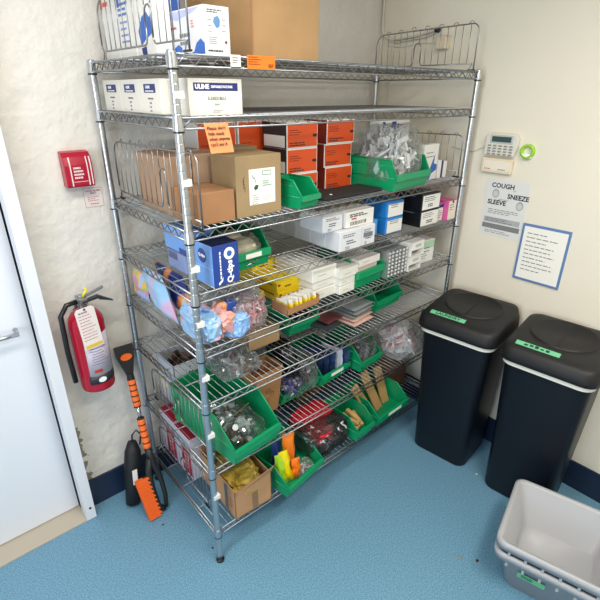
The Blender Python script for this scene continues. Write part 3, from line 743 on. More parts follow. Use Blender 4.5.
pad(.70, .09, z+.001, .12, .2, .03, M('dark_pouch', '#3c4044', .3), 'dark grey pouch lying left of the pink and grey pouches', R(12), 51)
pad(.71, .10, z+.032, .11, .19, .025, M('dark_red_pouch', '#6a3a3c', .35), 'dull red pouch resting on the dark grey pouch', R(6), 52)
stack_bin('empty green bin at the right of the sixth shelf', (1.045, .09, z), .215, .27, .127, R(4), fr=.5, sl=.18)

# ------------------------------------------------------------------ shelf 7
z = SZ[6]
t = thing('plastic_carton', 'pale grey open carton with dark brown contents behind the large green bin', 'carton', (.075, .415, z))
WG = ramp_mat('pale_mixed_print', [(.3, '#c3c8d2'), (.5, '#bcc3cf'), (.56, '#b9a6c8'), (.62, '#e0d884'), (.7, '#c6cbd4')], 9, 1, .5)
m = MB(); w_, d_, h_ = .19, .17, .235
m.box(0, w_, 0, .003, 0, h_).box(0, w_, d_-.003, d_, 0, h_).box(w_-.003, w_, 0, d_, 0, h_).box(0, w_, 0, d_, 0, .003); m.m = 1; m.box(0, .003, 0, d_, 0, h_)
m.build('carton_body', [M('grey_white_card', '#c9cbd0', .6), WG], t)
o = MB().jumble((w_/2, d_/2, .17), (.08, .07, .035), 90, (.06, .04, .01), 3, 'box', 2).build('brown_packets', [M('dark_brown', '#3a2a22', .6), M('mid_brown', '#5a4030', .6)], t); o['kind'] = 'stuff'
stack_bin('large green bin of small glass jars at the left of the seventh shelf', (.082, -.05, z), .238, .44, .18, R(6), fr=.42, sl=.28)
GL = M('jar_glass', '#9fb0ae', .08, spec=1.0); LIDM = M('jar_lid', '#c6c8ca', .25, .9)
t = filled_bag('plastic_bag', 'clear bag of tiny jars and metal caps inside the large green bin', 'bag', (.172, .125, z+.005), (.092, .135, .062), 61, None, [GL, LIDM, M('dark_teal', '#2c4a48', .3), GL, LIDM, M('brown_glass', '#4a3c30', .2)], film('jar_film', '#f4f6f6', .25, .02), 260, (.024, .024, .022), 'tube', amp=.14, cr=.92, cname='jars')
o = tag(MB().tube([(.10, .04, z+.155), (.24, .085, z+.150)], .004, 8).build('metal_rod', STEEL), 'thin steel rod lying across the bag of jars', 'rod')
# paper bag with brown contents
t = thing('paper_bag', 'open brown paper bag of brown bits standing on the seventh shelf', 'paper bag', (.375, .175, z), R(4))
KR = M('kraft_paper', '#a4764a', .85, bump=.35, bscale=14); rings = []
for zz, a, b in ((0, .055, .045), (.06, .062, .05), (.13, .07, .052), (.19, .074, .055), (.235, .078, .058)):
    rings.append([(a*s*k1+.004*mnoise.noise(Vector((zz*20, s, q))), b*q*k1, zz) for s, q, k1 in ((-1, -1, 1), (0, -1, 1.02), (1, -1, 1), (1.04, 0, 1), (1, 1, 1), (0, 1, 1), (-1, 1, 1), (-1.04, 0, 1))])
MB().loft(rings, True, False).build('bag_paper', KR, t)
o = MB().jumble((0, 0, .205), (.062, .045, .022), 170, (.016, .012, .01), 9, 'box', 2).build('brown_bits', [M('granola', '#8a5428', .8), M('granola_dark', '#5e3a1c', .8)], t); o['kind'] = 'stuff'
m = MB()
for k in range(3):
    pts = []
    for q in range(11):
        a = q/10*2*PI; pts.append((-.008+.022*(k == 1)+.010*math.cos(a), -.0555-.0006*k, .13-.022*k+.011*math.sin(a)))
    m.tube(pts, .0009, 4)
m.build('pen_doodle', M('faded_ink', '#5f4a34', .8), t)
stack_bin('green bin of purple and silver wrapped items, seventh shelf', (.455, .125, z), .235, .26, .127, R(3), fr=.45, sl=.3)
PUR = [M('purple_bits', '#4e4a8c', .4), M('silver_bits', '#b8bcc4', .25, .6), M('violet_bits', '#5a5690', .4), M('dark_violet', '#2a284a', .4)]
filled_bag('plastic_bag', 'clear bag of purple and silver wrapped sweets at the bin front', 'bag', (.522, .150, z+.03), (.062, .055, .055), 71, None, PUR, film('jar_film'), 190, (.018, .014, .01), amp=.2, cr=.85, cname='wrapped_items')
filled_bag('plastic_bag', 'clear bag of grey and dull red packets in the middle of the bins', 'bag', (.615, .195, z+.02), (.058, .075, .085), 72, None, [M('grey_bits'), M('dull_red', '#6e3038', .5), M('silver_bits')], film('crinkle_film'), 70, (.04, .03, .004), amp=.25, cname='packets')
t = thing('black_bag', 'black plastic bag slumped over the back of the purple sweets bin', 'bag', (.575, .215, z+.03))
MB().blob((0, 0, .13), (.035, .075, .115), 73, .25, 2.2, 4, flat=False).xform(Matrix.Rotation(R(-14), 4, 'Y')).build('bag_film', BLACKF, t, True)
stack_bin('green bin of blue packs with a white label card, seventh shelf', (.700, .115, z), .205, .26, .127, R(4), True, fr=.5, sl=.25)
BP = M('blue_pack', '#22375f', .35, var=.3, vscale=40); 
for k in range(5):
    pouch(['leftmost', 'second from left', 'middle', 'fourth from left', 'rightmost'][k]+' dark blue pack standing in the white labelled bin', (.722+.036*k, .30-.012*k, z+.006), .135, .145, .03, BP if k != 3 else M('pale_pack', '#b9c0cf', .4), (R(0), R(0), R(-80)), 80+k, 'pack', 'blue_pack')
stack_bin('green bin of grey and black clear wrapped items beside the white bags', (.945, .075, z), .165, .26, .127, R(4), fr=.5, sl=.25)
filled_bag('plastic_bag', 'clear bag of silver and black pieces in the right seventh shelf bin', 'bag', (1.015, .165, z+.01), (.058, .08, .075), 77, None, [M('silver_bits'), M('dark_bits'), M('grey_bits')], film('crinkle_film'), 80, (.035, .022, .006), amp=.25, cname='pieces')
t = filled_bag('plastic_bag', 'large clear bag of white and pink cards at the right of the seventh shelf', 'bag', (1.285, .13, z), (.125, .13, .085), 81, None, [WHITEP, M('pink_white', '#e4c8cc', .5), M('white_bits'), M('red_pale', '#c07880', .5), WHITEP, M('white_bits')], film('card_film', '#f0f0f2', .45, .12), 130, (.09, .06, .005), amp=.16, cr=.62, cname='cards')
o = MB().box(-.05, .05, -.04, .04, -.003, .003).build('printed_card', WHITEC, t); o.location = (.03, -.105, .06); o.rotation_euler = (R(50), 0, R(12)); 
lines_o = MB()
for k in range(3): lines_o.tube([(.03*math.cos(a*.5)*(1-.25*k), .024*math.sin(a*.5)*(1-.25*k), .0036) for a in range(13)], .0012, 4)
lines_o.build('red_print', M('red_pale'), o)

# ------------------------------------------------------------------ shelf 8
z = SZ[7]
t = thing('open_carton', 'open brown carton with a yellow bag inside at the bottom left', 'carton', (.085, -.012, z), R(-2))
w_, d_, h_ = .185, .295, .155; th = .004
m = MB(); m.box(0, w_, 0, th, 0, h_).box(0, w_, d_-th, d_, 0, h_).box(0, th, 0, d_, 0, h_).box(w_-th, w_, 0, d_, 0, h_).box(0, w_, 0, d_, 0, th)
CB = M('cardboard_open', '#b58a64', .85, var=.07, vscale=9); m.build('carton_body', CB, t)
for nm, p in (('f', ((0, 0), (w_, 0), (w_+.005, -.02), (-.004, -.03))), ('b', ((0, d_), (w_, d_), (w_, d_+.01), (0, d_+.01)))):
    zt = h_+(.055 if nm == 'f' else .1)
    m = MB(); a, b, c, d = p; y_ = .002 if nm == 'f' else -.002
    m.hexa([(a[0], a[1], h_), (b[0], b[1], h_), (b[0], b[1]+y_, h_), (a[0], a[1]+y_, h_), (d[0], d[1]*1.2, zt if nm != 'f' else zt-.03), (c[0], c[1]*1.2 if nm == 'f' else c[1], zt), (c[0], (c[1]*1.2 if nm == 'f' else c[1])+y_, zt), (d[0], d[1]*1.2+y_, zt if nm != 'f' else zt-.03)])
    m.build('flap', CB, t)
MB().hexa([(0, 0, h_), (.002, 0, h_), (.002, d_, h_), (0, d_, h_), (-.03, .01, h_+.07), (-.028, .01, h_+.07), (-.028, d_-.01, h_+.07), (-.03, d_-.01, h_+.07)]).build('flap', CB, t)
panel(t, 'packing_tape', M('tape_brown', '#8c6a48', .3), .085, .115, 0, .1); panel_left(t, 'dark_print', M('slate_print', '#5c6068', .6), .06, .085, .01, .15); lines(t, -.045, .1, .035, 4, .015, M('rust', '#9a5a44', .7), .006, face='left', seed=150)
t = thing('plastic_bag', 'yellow plastic bag crumpled inside the open carton', 'bag', (.175, .105, z+.004))
MB().blob((0, .01, .08), (.072, .11, .078), 91, .25, 2.6, 4).build('bag_film', M('yellow_film', '#a8903c', .3, var=.4, vscale=25, bump=.5, bscale=25), t)
RW = M('red_white_card', '#e0dde4', .5)
for k, (y, d, h, lab) in enumerate(((.455, .145, .245, 'rear red and white box at the left end of the bottom shelf'), (.30, .145, .24, 'front red and white box behind the open carton, bottom shelf'))):
    t = carton('supply_box', lab, 'box', (.055, y, z), .18, d, h, M('lilac_white', '#c9c6d6', .5), seam=False, faces={1: M('red_card', '#a81c34', .5)})
    panel_left(t, 'red_panel', M('red_card'), .004, d*.62, .015, h*.72); lines(t, -.06, h*.6, .05, 5, .022, M('pale_rose', '#d8a8b4', .5), .007, y=-.0009, face='left', seed=160+k)
stack_bin('green bin with yellow and orange tubes on the bottom shelf', (.328, -.075, z), .245, .25, .127, R(9), fr=.5, sl=.35)
bb = Matrix.Translation((.328, -.075, z))@Matrix.Rotation(R(9), 4, 'Z')
def packet(label, x, y, w, h, th, mat, lean, seed, name='packet', turn=-25):
    p = bb@Vector((x, y, .008)); o = MB().pillow(w, h, th, 12, seed, .007).build(name, mat, None, True)
    o.location = p; o.rotation_euler = (R(lean), R(4-5*(seed % 3)), R(9+turn)); return tag(o, label, 'packet')
packet('lime green packet standing at the left of the bottom green bin', .012, .085, .05, .165, .03, M('lime_film', '#a8d42c', .3), -8, 1)
packet('yellow packet standing between the green and orange ones', .048, .075, .045, .175, .03, M('bright_yellow_film', '#f0d80c', .3), -6, 2)
packet('tall orange packet leaning back in the bottom green bin', .08, .11, .06, .215, .04, M('bright_orange_film', '#f2801e', .3), -10, 3)
packet('short orange packet standing in front of the tall orange one', .09, .06, .045, .11, .022, M('deep_orange_film', '#ea7416', .3), -8, 4)
packet('navy blue packet behind the orange ones in the bottom bin', .14, .12, .045, .13, .025, M('navy_film', '#1c2c62', .3), -6, 5)
packet('blue packet behind the yellow one at the bin back', .06, .17, .05, .16, .02, M('blue_film', '#24407e', .3), -5, 6)
t = filled_bag('plastic_bag', 'small clear bag of grey bits at the front of the bottom green bin', 'bag', tuple(bb@Vector((.165, .06, .006))), (.05, .035, .022), 95, None, [M('grey_bits'), M('white_bits')], FILM, 40, (.015, .01, .006))
t = thing('cloth_bag', 'dark clear bag stuffed with red and black cloth, bottom shelf', 'bag', (.675, .125, z), R(3))
MB().blob((0, 0, .075), (.13, .125, .08), 97, .15, 2.6, 4).build('plastic_film', film('smoke_film', '#b4b6bb', .5, .03), t)
MB().blob((.025, -.02, .065), (.10, .098, .06), 98, .3, 2.6, 4).build('black_cloth', M('black_cloth', '#101014', .8), t)
MB().blob((.0, .04, .135), (.09, .065, .035), 99, .3, 2.6, 4, flat=False).blob((-.035, -.065, .115), (.05, .05, .03), 92, .3, 2.6, 4, flat=False).build('red_cloth', M('red_cloth', '#c4182c', .7), t)
m = MB(); g = random.Random(4)
for k in range(7):
    x0_, z0_ = -.06+.022*k, .06+.05*g.random(); pts = [(x0_+.02*math.sin(q*1.3+k), -.108-.004*math.sin(q*.8), z0_+.008*q-.02*math.cos(q*.9+k)) for q in range(6)]
    m.tube([(a_+.0, b_-.012, c_) for a_, b_, c_ in pts], .0048, 6)
m.build('white_cord', M('white_cord', '#d8d8d8', .6), t, True)
stack_bin('narrow green bin of wooden sticks on the bottom shelf', (.832, -.03, z), .135, .25, .127, R(5), fr=.5, sl=.28)
WOOD = M('pale_wood', '#caa06a', .7, var=.12, vscale=30)
for k, (x, y, zz, l, a) in enumerate(((.878, .02, .02, .11, 20), (.90, .028, .02, .12, 8), (.925, .03, .022, .10, -12), (.895, .03, .045, .11, 28), (.915, .04, .044, .1, 2))):
    o = MB().box(-.011, .011, 0, l, 0, .018).build('wooden_block', WOOD, None, bevel=.003); o.location = (x, y, z+zz); o.rotation_euler = (R(14), 0, R(a))
    tag(o, 'pale wooden stick lying in the narrow green bin on the bottom shelf', 'wooden stick', 'wooden sticks in the narrow green bin')
stack_bin('wide green bin of folded cardboard on the bottom shelf', (1.005, -.02, z), .265, .27, .127, R(2), True, fr=.5, sl=.3)
FC = M('folded_card', '#b28f5c', .85, var=.06, vscale=10)
for k in range(3):
    o = MB().box(0, .062, 0, .014, 0, (.20, .235, .215)[k]).build('folded_cardboard', FC, None, bevel=.002)
    o.location = (1.018+.08*k, .05+.022*k, z+.008); o.rotation_euler = (R(-36+5*k), R(-7+6*k), R(14-6*k))
    tag(o, ['left', 'middle', 'right'][k]+' folded cardboard sleeve leaning back in the wide green bin', 'folded cardboard')
for k in range(3):
    o = MB().box(0, .085, 0, .014, 0, .21).build('folded_cardboard', M('folded_card_dark', '#8f7248', .85, var=.08, vscale=10), None, bevel=.002)
    o.location = (.80+.1*k, .40+.015*k, z+.002); o.rotation_euler = (R(-20), R(3*k-3), R(5))
    tag(o, ['left', 'middle', 'right'][k]+' brown folded cardboard at the back of the bottom shelf', 'folded cardboard')
simple_box('cardboard_box', 'small dark brown box at the right end of the bottom shelf', 'carton', (1.32, .16, z), .15, .15, .13, M('dim_brown', '#7a5138', .8))

# ------------------------------------------------------------------ bins at the right wall
NBL = M('navy_black_plastic', '#0a0f1a', .42, spec=.3, bump=.08, bscale=300); LIDP = M('charcoal_lid', '#1a1a1b', .5, spec=.35, bump=.08, bscale=300)
def rrect(x0, x1, y0, y1, r, z, n=5, bow=0):
    pts = []
    for cx, cy, a0 in ((x1-r, y1-r, 0), (x0+r, y1-r, 90), (x0+r, y0+r, 180), (x1-r, y0+r, 270)):
        for k in range(n+1):
            a = R(a0+90*k/n); pts.append((cx+r*math.cos(a), cy+r*math.sin(a)-(bow*(1-((cx-(x0+x1)/2)/((x1-x0)/2))**2) if cy < (y0+y1)/2 else 0), z))
    return pts
def trash_bin(loc, rz, label, word):
    t = thing('trash_bin', label, 'trash bin', loc, rz); t.scale = (1, 1, 1.03)
    W, Dp = .40, .37
    rings = [rrect(.045, W-.055, .055, Dp-.03, .05, 0), rrect(.042, W-.052, .05, Dp-.028, .05, .01), rrect(.035, W-.035, .032, Dp-.02, .05, .40), rrect(.02, W-.02, .018, Dp-.012, .05, .745)]
    b = MB().loft(rings, True, False).build('bin_body', NBL, t, True)
    MB().loft([rrect(.012, W-.012, .006, Dp-.004, .055, .733), rrect(.009, W-.009, .004, Dp-.003, .057, .752), rrect(.02, W-.02, .016, Dp-.012, .05, .758)], False, True).build('bag_liner', M('white_liner', '#e4e0d6', .45), t, True)
    def tilt(r_, k=.09):                # lid slopes down towards the front
        return [(x, y, z_+(y-Dp/2)*k) for x, y, z_ in r_]
    lid = MB().loft([rrect(.0, W, -.006, Dp, .06, .757), rrect(-.001, W+.001, -.008, Dp, .06, .775), rrect(.004, W-.004, .0, Dp-.003, .058, .815+.0), tilt(rrect(.016, W-.016, .02, Dp-.012, .055, .842)), tilt(rrect(.035, W-.035, .045, Dp-.03, .05, .846))], True, True).build('lid', LIDP, t, True)
    # swing flap: oval recess in two halves
    m = MB(); rg = []
    for s_, zz in ((1.0, .846), (.97, .853), (.93, .853), (.90, .847), (.0, .846)):
        rg.append([(W/2+.145*s_*math.cos(2*PI*k/32), Dp/2+.03+.125*s_*math.sin(2*PI*k/32), zz+(Dp*0+.03+.125*s_*math.sin(2*PI*k/32))*.09) for k in range(32)])
    m.loft(rg, False, False).build('swing_flap', LIDP, lid, True)
    MB().hexa([(W/2-.002, Dp/2-.08, .8475-.0072), (W/2+.002, Dp/2-.08, .8475-.0072), (W/2+.002, Dp/2+.14, .8475+.0126), (W/2-.002, Dp/2+.14, .8475+.0126), (W/2-.002, Dp/2-.08, .849-.0072), (W/2+.002, Dp/2-.08, .849-.0072), (W/2+.002, Dp/2+.14, .849+.0126), (W/2-.002, Dp/2+.14, .849+.0126)]).build('flap_seam', INK, lid)
    lb = MB().box(-.095, .085, -.012, .012, 0, .0006).build('name_tape', M('green_tape', '#67b98a', .5), t, label='green tape label'); lb.location = (W/2-.05, .042, .8345); lb.rotation_euler = (R(22), 0, 0)
    if word: text(lb, word, .022, M('green_ink', '#1a3a2a', .6), (-.005, 0, .001), TOP, 'CENTER', sx=1.25, bold=.0006)
    else:
        m = MB()
        for k in range(5): m.box(-.06+.022*k, -.045+.022*k, -.006+.002*(k % 2), .004+.003*(k % 3), .0005, .001)
        m.build('faded_lettering', M('green_ink', '#1a3a2a', .6), lb)
    return t
trash_bin((1.178, -.058, 0), R(-83.5), 'black swing lid bin with white liner edge and long green label, beside the shelves', 'LAUNDRY')
trash_bin((1.203, -.482, 0), R(-84.5), 'black swing lid bin nearer the viewer, behind the grey tubs', None)

# ------------------------------------------------------------------ grey tubs
TUB = M('grey_tub', '#a6a7ab', .4); TUBI = M('grey_tub_inner', '#b9b4a8', .5)
def tub(zb, label, grp):
    t = thing('storage_tub', label, 'tub', (.775, -.805, zb), R(-76), grp)
    W, Dp, H = .40, .39, .205          # local x runs towards the viewer, local y to the right wall
    o1 = MB().loft([rrect(.06, W-.04, .05, Dp-.04, .03, 0), rrect(.018, W-.018, .015, Dp-.015, .03, H-.005), rrect(.0, W, .0, Dp, .04, H-.004), rrect(.0, W, .0, Dp, .04, H-.026), rrect(-.004, W+.004, -.004, Dp+.004, .042, H-.028), rrect(-.004, W+.004, -.004, Dp+.004, .042, H+.004), rrect(.004, W-.004, .004, Dp-.004, .038, H+.008), rrect(.02, W-.02, .018, Dp-.018, .03, H), rrect(.064, W-.044, .054, Dp-.044, .03, .006)], True, True)
    o1.build('tub_shell', TUB, t, True)
    for k in range(6): MB().box(.05+.06*k, .06+.06*k, -.002, .014, H-.05, H-.028).build('rim_rib', TUB, t, bevel=.001)
    return t
a = tub(.055, 'upper grey plastic tub nested in the one on the floor', None)
b = tub(.0, 'lower grey plastic tub standing on the floor with a green tape label', None)
lab = MB().box(0, .10, -.0006, .0006, 0, .03).build('name_tape', M('green_tape'), b, label='green tape label'); lab.location = (.10, .026, .10); lab.rotation_euler = (R(8), 0, 0)
lines(lab, .014, .022, .07, 2, .009, M('green_ink'), .005, -.0009, seed=200, name='faded_lettering')

# ------------------------------------------------------------------ back wall: pull station, sign, extinguisher, brush
REDE = M('red_enamel', '#a81230', .25)
t = thing('fire_alarm_station', 'red wall pull station above a small bordered notice', 'fire alarm', (-.155, .66, 1.525))
prof = [(0, 0), (-.048, 0), (-.052, .01), (-.052, .08), (-.045, .108), (-.03, .124), (0, .128)]
m = MB(); m.prism(prof, 'x', 0, .1); m.build('housing', REDE, t, bevel=.003)
m = MB()
for x in (.018, .078, .09): m.box(x, x+.004, -.0535, -.045, .006, .085)
for x in (.018, .078, .09):
    m.hexa([(x, -.0535, .08), (x+.004, -.0535, .08), (x+.004, -.046, .08), (x, -.046, .08), (x, -.047, .109), (x+.004, -.047, .109), (x+.004, -.04, .107), (x, -.04, .107)])
m.box(.024, .076, -.0535, -.05, .02, .0215)
m.build('white_stripe', M('pale_stripe', '#e6d8d8', .4), t)
lines(t, .030, .073, .042, 4, .0115, M('pale_stripe'), .0065, -.0526, seed=201, name='faded_lettering')
t = thing('wall_notice', 'small white notice with red border below the pull station', 'notice', (-.094, .6595, 1.434))
MB().box(0, .075, -.001, 0, 0, .078).build('notice_card', M('notice_paper', '#ddd2cf', .6), t)
PRD = M('pale_red_ink', '#b06a6e', .6)
MB().box(.002, .073, -.0014, -.0008, .002, .0033).box(.002, .073, -.0014, -.0008, .0747, .076).box(.002, .0033, -.0014, -.0008, .002, .076).box(.0717, .073, -.0014, -.0008, .002, .076).build('red_border', PRD, t)
text(t, 'LOCAL ALARM\nONLY', .0088, M('red_ink', '#8e3038', .6), (.0375, -.0012, .060), align='CENTER', bold=.0002); lines(t, .014, .042, .05, 3, .007, PRD, .0028, -.0012, seed=170); lines(t, .022, .016, .036, 1, .01, PRD, .004, -.0012, seed=202)
# extinguisher
EX, EY, EZ = -.198, .575, .697
t = thing('fire_extinguisher', 'red fire extinguisher with a hanging inspection tag on the back wall', 'fire extinguisher', (EX, EY, EZ))
MB().lathe([(.055, 0), (.066, .008), (.068, .02), (.068, .305), (.064, .328), (.05, .35), (.028, .364), (.022, .37)], n=36).build('cylinder', REDE, t, True)
def wrap(r, a0, a1, z0, z1, n=12):
    m = MB(); v = []
    for k in range(n+1):
        a = R(a0+(a1-a0)*k/n)
        for zz in (z0, z1):
            for rr in (r, r+.0006): v.append((rr*math.cos(a), rr*math.sin(a), zz))
    f = []
    for k in range(n):
        i = k*4; j = i+4
        f += [(i+1, j+1, j+3, i+3), (i, i+2, j+2, j), (i, j, j+1, i+1), (i+2, i+3, j+3, j+2)]
    f += [(0, 1, 3, 2), (n*4, n*4+2, n*4+3, n*4+1)]
    return m.add(v, f)
o = wrap(.0683, -125, -25, .085, .27).build('instruction_label', M('label_grey', '#c9c0cc', .5), t, True)
wrap(.0684, -130, -12, .045, .085).build('class_band', M('dark_band', '#2c3038', .5), t, True)
m = MB(); m.lathe([(.016, 0), (.016, .0006)], n=20); m.xform(Matrix.Translation((0.0695*math.cos(R(-88)), .0695*math.sin(R(-88)), .064))@Matrix.Rotation(R(2), 4, 'Z')@Matrix.Rotation(PI/2, 4, 'X')@Matrix.Diagonal((1, .75, 1, 1))); m.build('round_seal', WHITEP, t)
m = MB()
for k in range(10):
    a0 = -112+rnd.uniform(0, 6); m2 = wrap(.0692, a0, a0+rnd.uniform(35, 62), .118+.012*k+.02, .121+.012*k+.02, 6); m.add(m2.v, m2.f)
m.build('printed_lines', M('violet_ink', '#7a6c98', .6), t)
m2 = wrap(.0692, -108, -82, .10, .114, 6); m2.build('pictogram', REDP, t)
m = MB(); m.lathe([(.018, .355), (.018, .395), (.014, .41), (.014, .425)], n=16); m.box(-.016, .016, -.03, .03, .392, .418)
m.build('valve', M('valve_metal', '#a9abac', .3, .9), t, bevel=.002)
m = MB()
# upper squeeze lever and lower carry handle pointing right and towards the room
m.hexa([(-.02, -.03, .412), (-.02, -.012, .412), (.085, -.005, .438), (.085, -.02, .438), (-.02, -.03, .418), (-.02, -.012, .418), (.085, -.005, .446), (.085, -.02, .446)])
m.build('squeeze_lever', M('lever_metal', '#8f9294', .35, .8), t, bevel=.001)
MB().hexa([(-.005, -.032, .398), (-.005, -.010, .398), (.06, -.005, .402), (.06, -.026, .402), (-.005, -.032, .406), (-.005, -.010, .406), (.06, -.005, .414), (.06, -.026, .414)]).hexa([(.06, -.026, .396), (.06, -.005, .396), (.115, -.008, .374), (.115, -.022, .374), (.06, -.026, .414), (.06, -.005, .414), (.115, -.008, .378), (.115, -.022, .378)]).build('carry_handle', M('dark_metal', '#3f4245', .4, .6), t, bevel=.001)
MB().tube([(.0, -.03, .425), (.004, -.036, .44), (.016, -.036, .452), (.012, -.03, .465)], .0045, 8).build('safety_tie', M('yellow_tie', '#e8d818', .4), t, True)
MB().tube([(-.02, 0, .40), (-.06, -.01, .40), (-.088, -.01, .36), (-.092, -.01, .2), (-.088, -.012, .06)], .010, 10).build('hose', BLACKP, t, True)
tg = MB(); tg.prism([(-.036, 0), (.04, 0), (.04, .165), (.03, .175), (-.026, .175), (-.036, .165)], 'y', -.001, 0)
tg = tg.build('inspection_tag', M('tag_paper', '#e2d8d4', .6), t); tg.location = (-.006, -.0745, .222); tg.rotation_euler = (R(-3), R(-3), R(6))
MB().box(-.03, .036, -.0016, -.0008, .004, .018).build('yellow_strip', M('mustard', '#d8b838', .5), tg); lines(tg, -.028, .145, .06, 9, .013, PRD, .003, -.0014, seed=175)
lines(tg, -.024, .159, .056, 1, .01, GREYINK, .006, -.0014, seed=203)
m = MB(); m.lathe([(.005, 0), (.005, .0008)], n=14); m.xform(Matrix.Translation((.002, -.001, .167))@Matrix.Rotation(PI/2, 4, 'X')); m.build('eyelet', M('eyelet_red', '#8e2840', .5), tg)
MB().box(-.02, .02, -.02+.0, .02, -.05, .0).xform(Matrix.Translation((0, .06, .34))).box(-.012, .012, .05, .0845, .02, .36).build('wall_bracket', BLACKP, t)

# snow brush leaning on the wall
def P(u, side=0, out=0):
    """point on the brush: u along from floor (0) to blade tip (1)"""
    a = Vector((-.080, .385, .004)); b = Vector((-.055, .628, .83)); ax = (b-a).normalized()
    r = Vector((1, .02, 0)); r = (r-ax*r.dot(ax)).normalized(); n = r.cross(ax)
    return a+(b-a)*u+r*side+n*out
OR = M('orange_foam', '#f2702a', .6); BK = M('black_rubber', '#1b1d20', .5)
t = thing('snow_brush', 'long snow brush with orange grips and ice scraper leaning by the shelves', 'snow brush', P(0))
base = P(0)
def Q(u, s=0, o=0): return P(u, s, o)-base
BO = M('brush_orange', '#f26a1c', .7)
m = MB(); m.hexa([Q(.815, -.012, -.008), Q(.815, .012, -.008), Q(.815, .012, .006), Q(.815, -.012, .006), Q(.93, -.04, -.006), Q(.93, .040, -.006), Q(.93, .04, .004), Q(.93, -.04, .004)])
m.hexa([Q(.93, -.04, -.006), Q(.93, .040, -.006), Q(.93, .04, .004), Q(.93, -.04, .004), Q(.985, -.043, -.004), Q(.985, .043, -.004), Q(.985, .043, 0), Q(.985, -.043, 0)])
for k in range(6): x = -.034+.0136*k; m.hexa([Q(.95, x-.003, -.008), Q(.95, x+.003, -.008), Q(.95, x+.003, .004), Q(.95, x-.003, .004), Q(.984, x-.003, -.007), Q(.984, x+.003, -.007), Q(.984, x+.003, .0), Q(.984, x-.003, .0)])
m.tube([Q(.79), Q(.83)], .016, 12)
sc_ = m.build('ice_scraper', BK, t, bevel=.001)
m = MB(); ring = [Q(.922+.018*math.sin(a*PI/8), .026*math.cos(a*PI/8), 0) for a in range(16)]
n_ = (P(0, 0, 1)-P(0)); lift = [p+n_*s for s in (.0045, .0075) for p in ring]
ring2 = [p+n_*.0075 for p in ring]; ring3 = [p+n_*.003 for p in ring]; m.loft([ring3, ring2]); m.build('oval_badge', BO, sc_)
def grip(u0, u1):
    m = MB(); k = 5
    prof = []
    for i in range(k*2+1):
        u = u0+(u1-u0)*i/(k*2); prof.append((Q(u), .0155 if i % 2 == 0 else .0185))
    m.tube([p for p, r in prof], .018, 14, radii=[r for p, r in prof])
    g = m.build('foam_grip', OR, t, True)
    m = MB()
    for i in range(k+1):
        u = u0+(u1-u0)*i/k; m.tube([Q(u-.003), Q(u+.003)], .0172, 14)
    m.build('grip_ring', BK, g, True)
grip(.645, .80); grip(.40, .575)
MB().tube([Q(.56), Q(.66)], .0095, 12).build('shaft', STEEL, t, True)
m = MB(); m.tube([Q(.37), Q(.41), Q(.34), ], .016, 12)
pts = [Q(.40, 0, 0), Q(.34, .004, 0), Q(.28, .012, 0), Q(.2, .026, 0), Q(.1, .03, 0), Q(.03, .022, 0)]
m.tube(pts, .012, 10, radii=[.017, .018, .016, .012, .011, .010])
m.tube([Q(.34, -.004, 0), Q(.27, -.02, 0), Q(.16, -.022, 0), Q(.06, -.012, 0), Q(.02, .012, 0)], .012, 10, radii=[.016, .015, .013, .012, .010])
m.build('brush_handle', BK, t, True)
m = MB(); m.hexa([Q(.02, -.03, -.014), Q(.02, .0, -.014), Q(.02, .0, .004), Q(.02, -.03, .004), Q(.25, -.055, -.016), Q(.25, -.012, -.016), Q(.25, -.012, .004), Q(.25, -.055, .004)])
m.build('brush_block', BK, t, bevel=.003)
m = MB()
for i in range(18):
    u0 = .005+.245*i/18; u1 = u0+.245/18*.86; q = i/17
    s0 = -.035-.022*q
    m.hexa([Q(u0, s0-.034, -.012), Q(u0, s0+.022+.007*(i % 2), -.012), Q(u0, s0+.022+.007*(i % 2), .014), Q(u0, s0-.034, .014), Q(u1, s0-.034, -.012), Q(u1, s0+.022+.007*(i % 2), -.012), Q(u1, s0+.018+.007*(i % 2), .014), Q(u1, s0-.034, .014)])
m.build('bristles', M('orange_bristle', '#f2641a', .8, bump=.6, bscale=160), t)
# black pouch beside the brush
t = thing('black_pouch', 'black cloth pouch with a white tag standing behind the snow brush', 'pouch', (-.135, .545, 0))
MB().tube([(-.03, -.01, .012), (-.012, .005, .1), (.008, .02, .19), (.024, .035, .27), (.032, .045, .32)], .04, 16, radii=[.034, .037, .042, .038, .02]).build('pouch_body', M('black_nylon', '#11131a', .6, bump=.3, bscale=60), t, True)
MB().tube([(.032, .045, .31), (.036, .04, .36), (.055, .03, .385), (.07, .02, .36), (.06, .025, .3)], .004, 7).build('draw_cord', BK, t, True)
o = MB().box(-.012, .012, -.001, .001, -.036, .036).build('white_tag', WHITEP, t); o.location = (-.008, -.042, .185); o.rotation_euler = (R(-12), R(10), R(8))

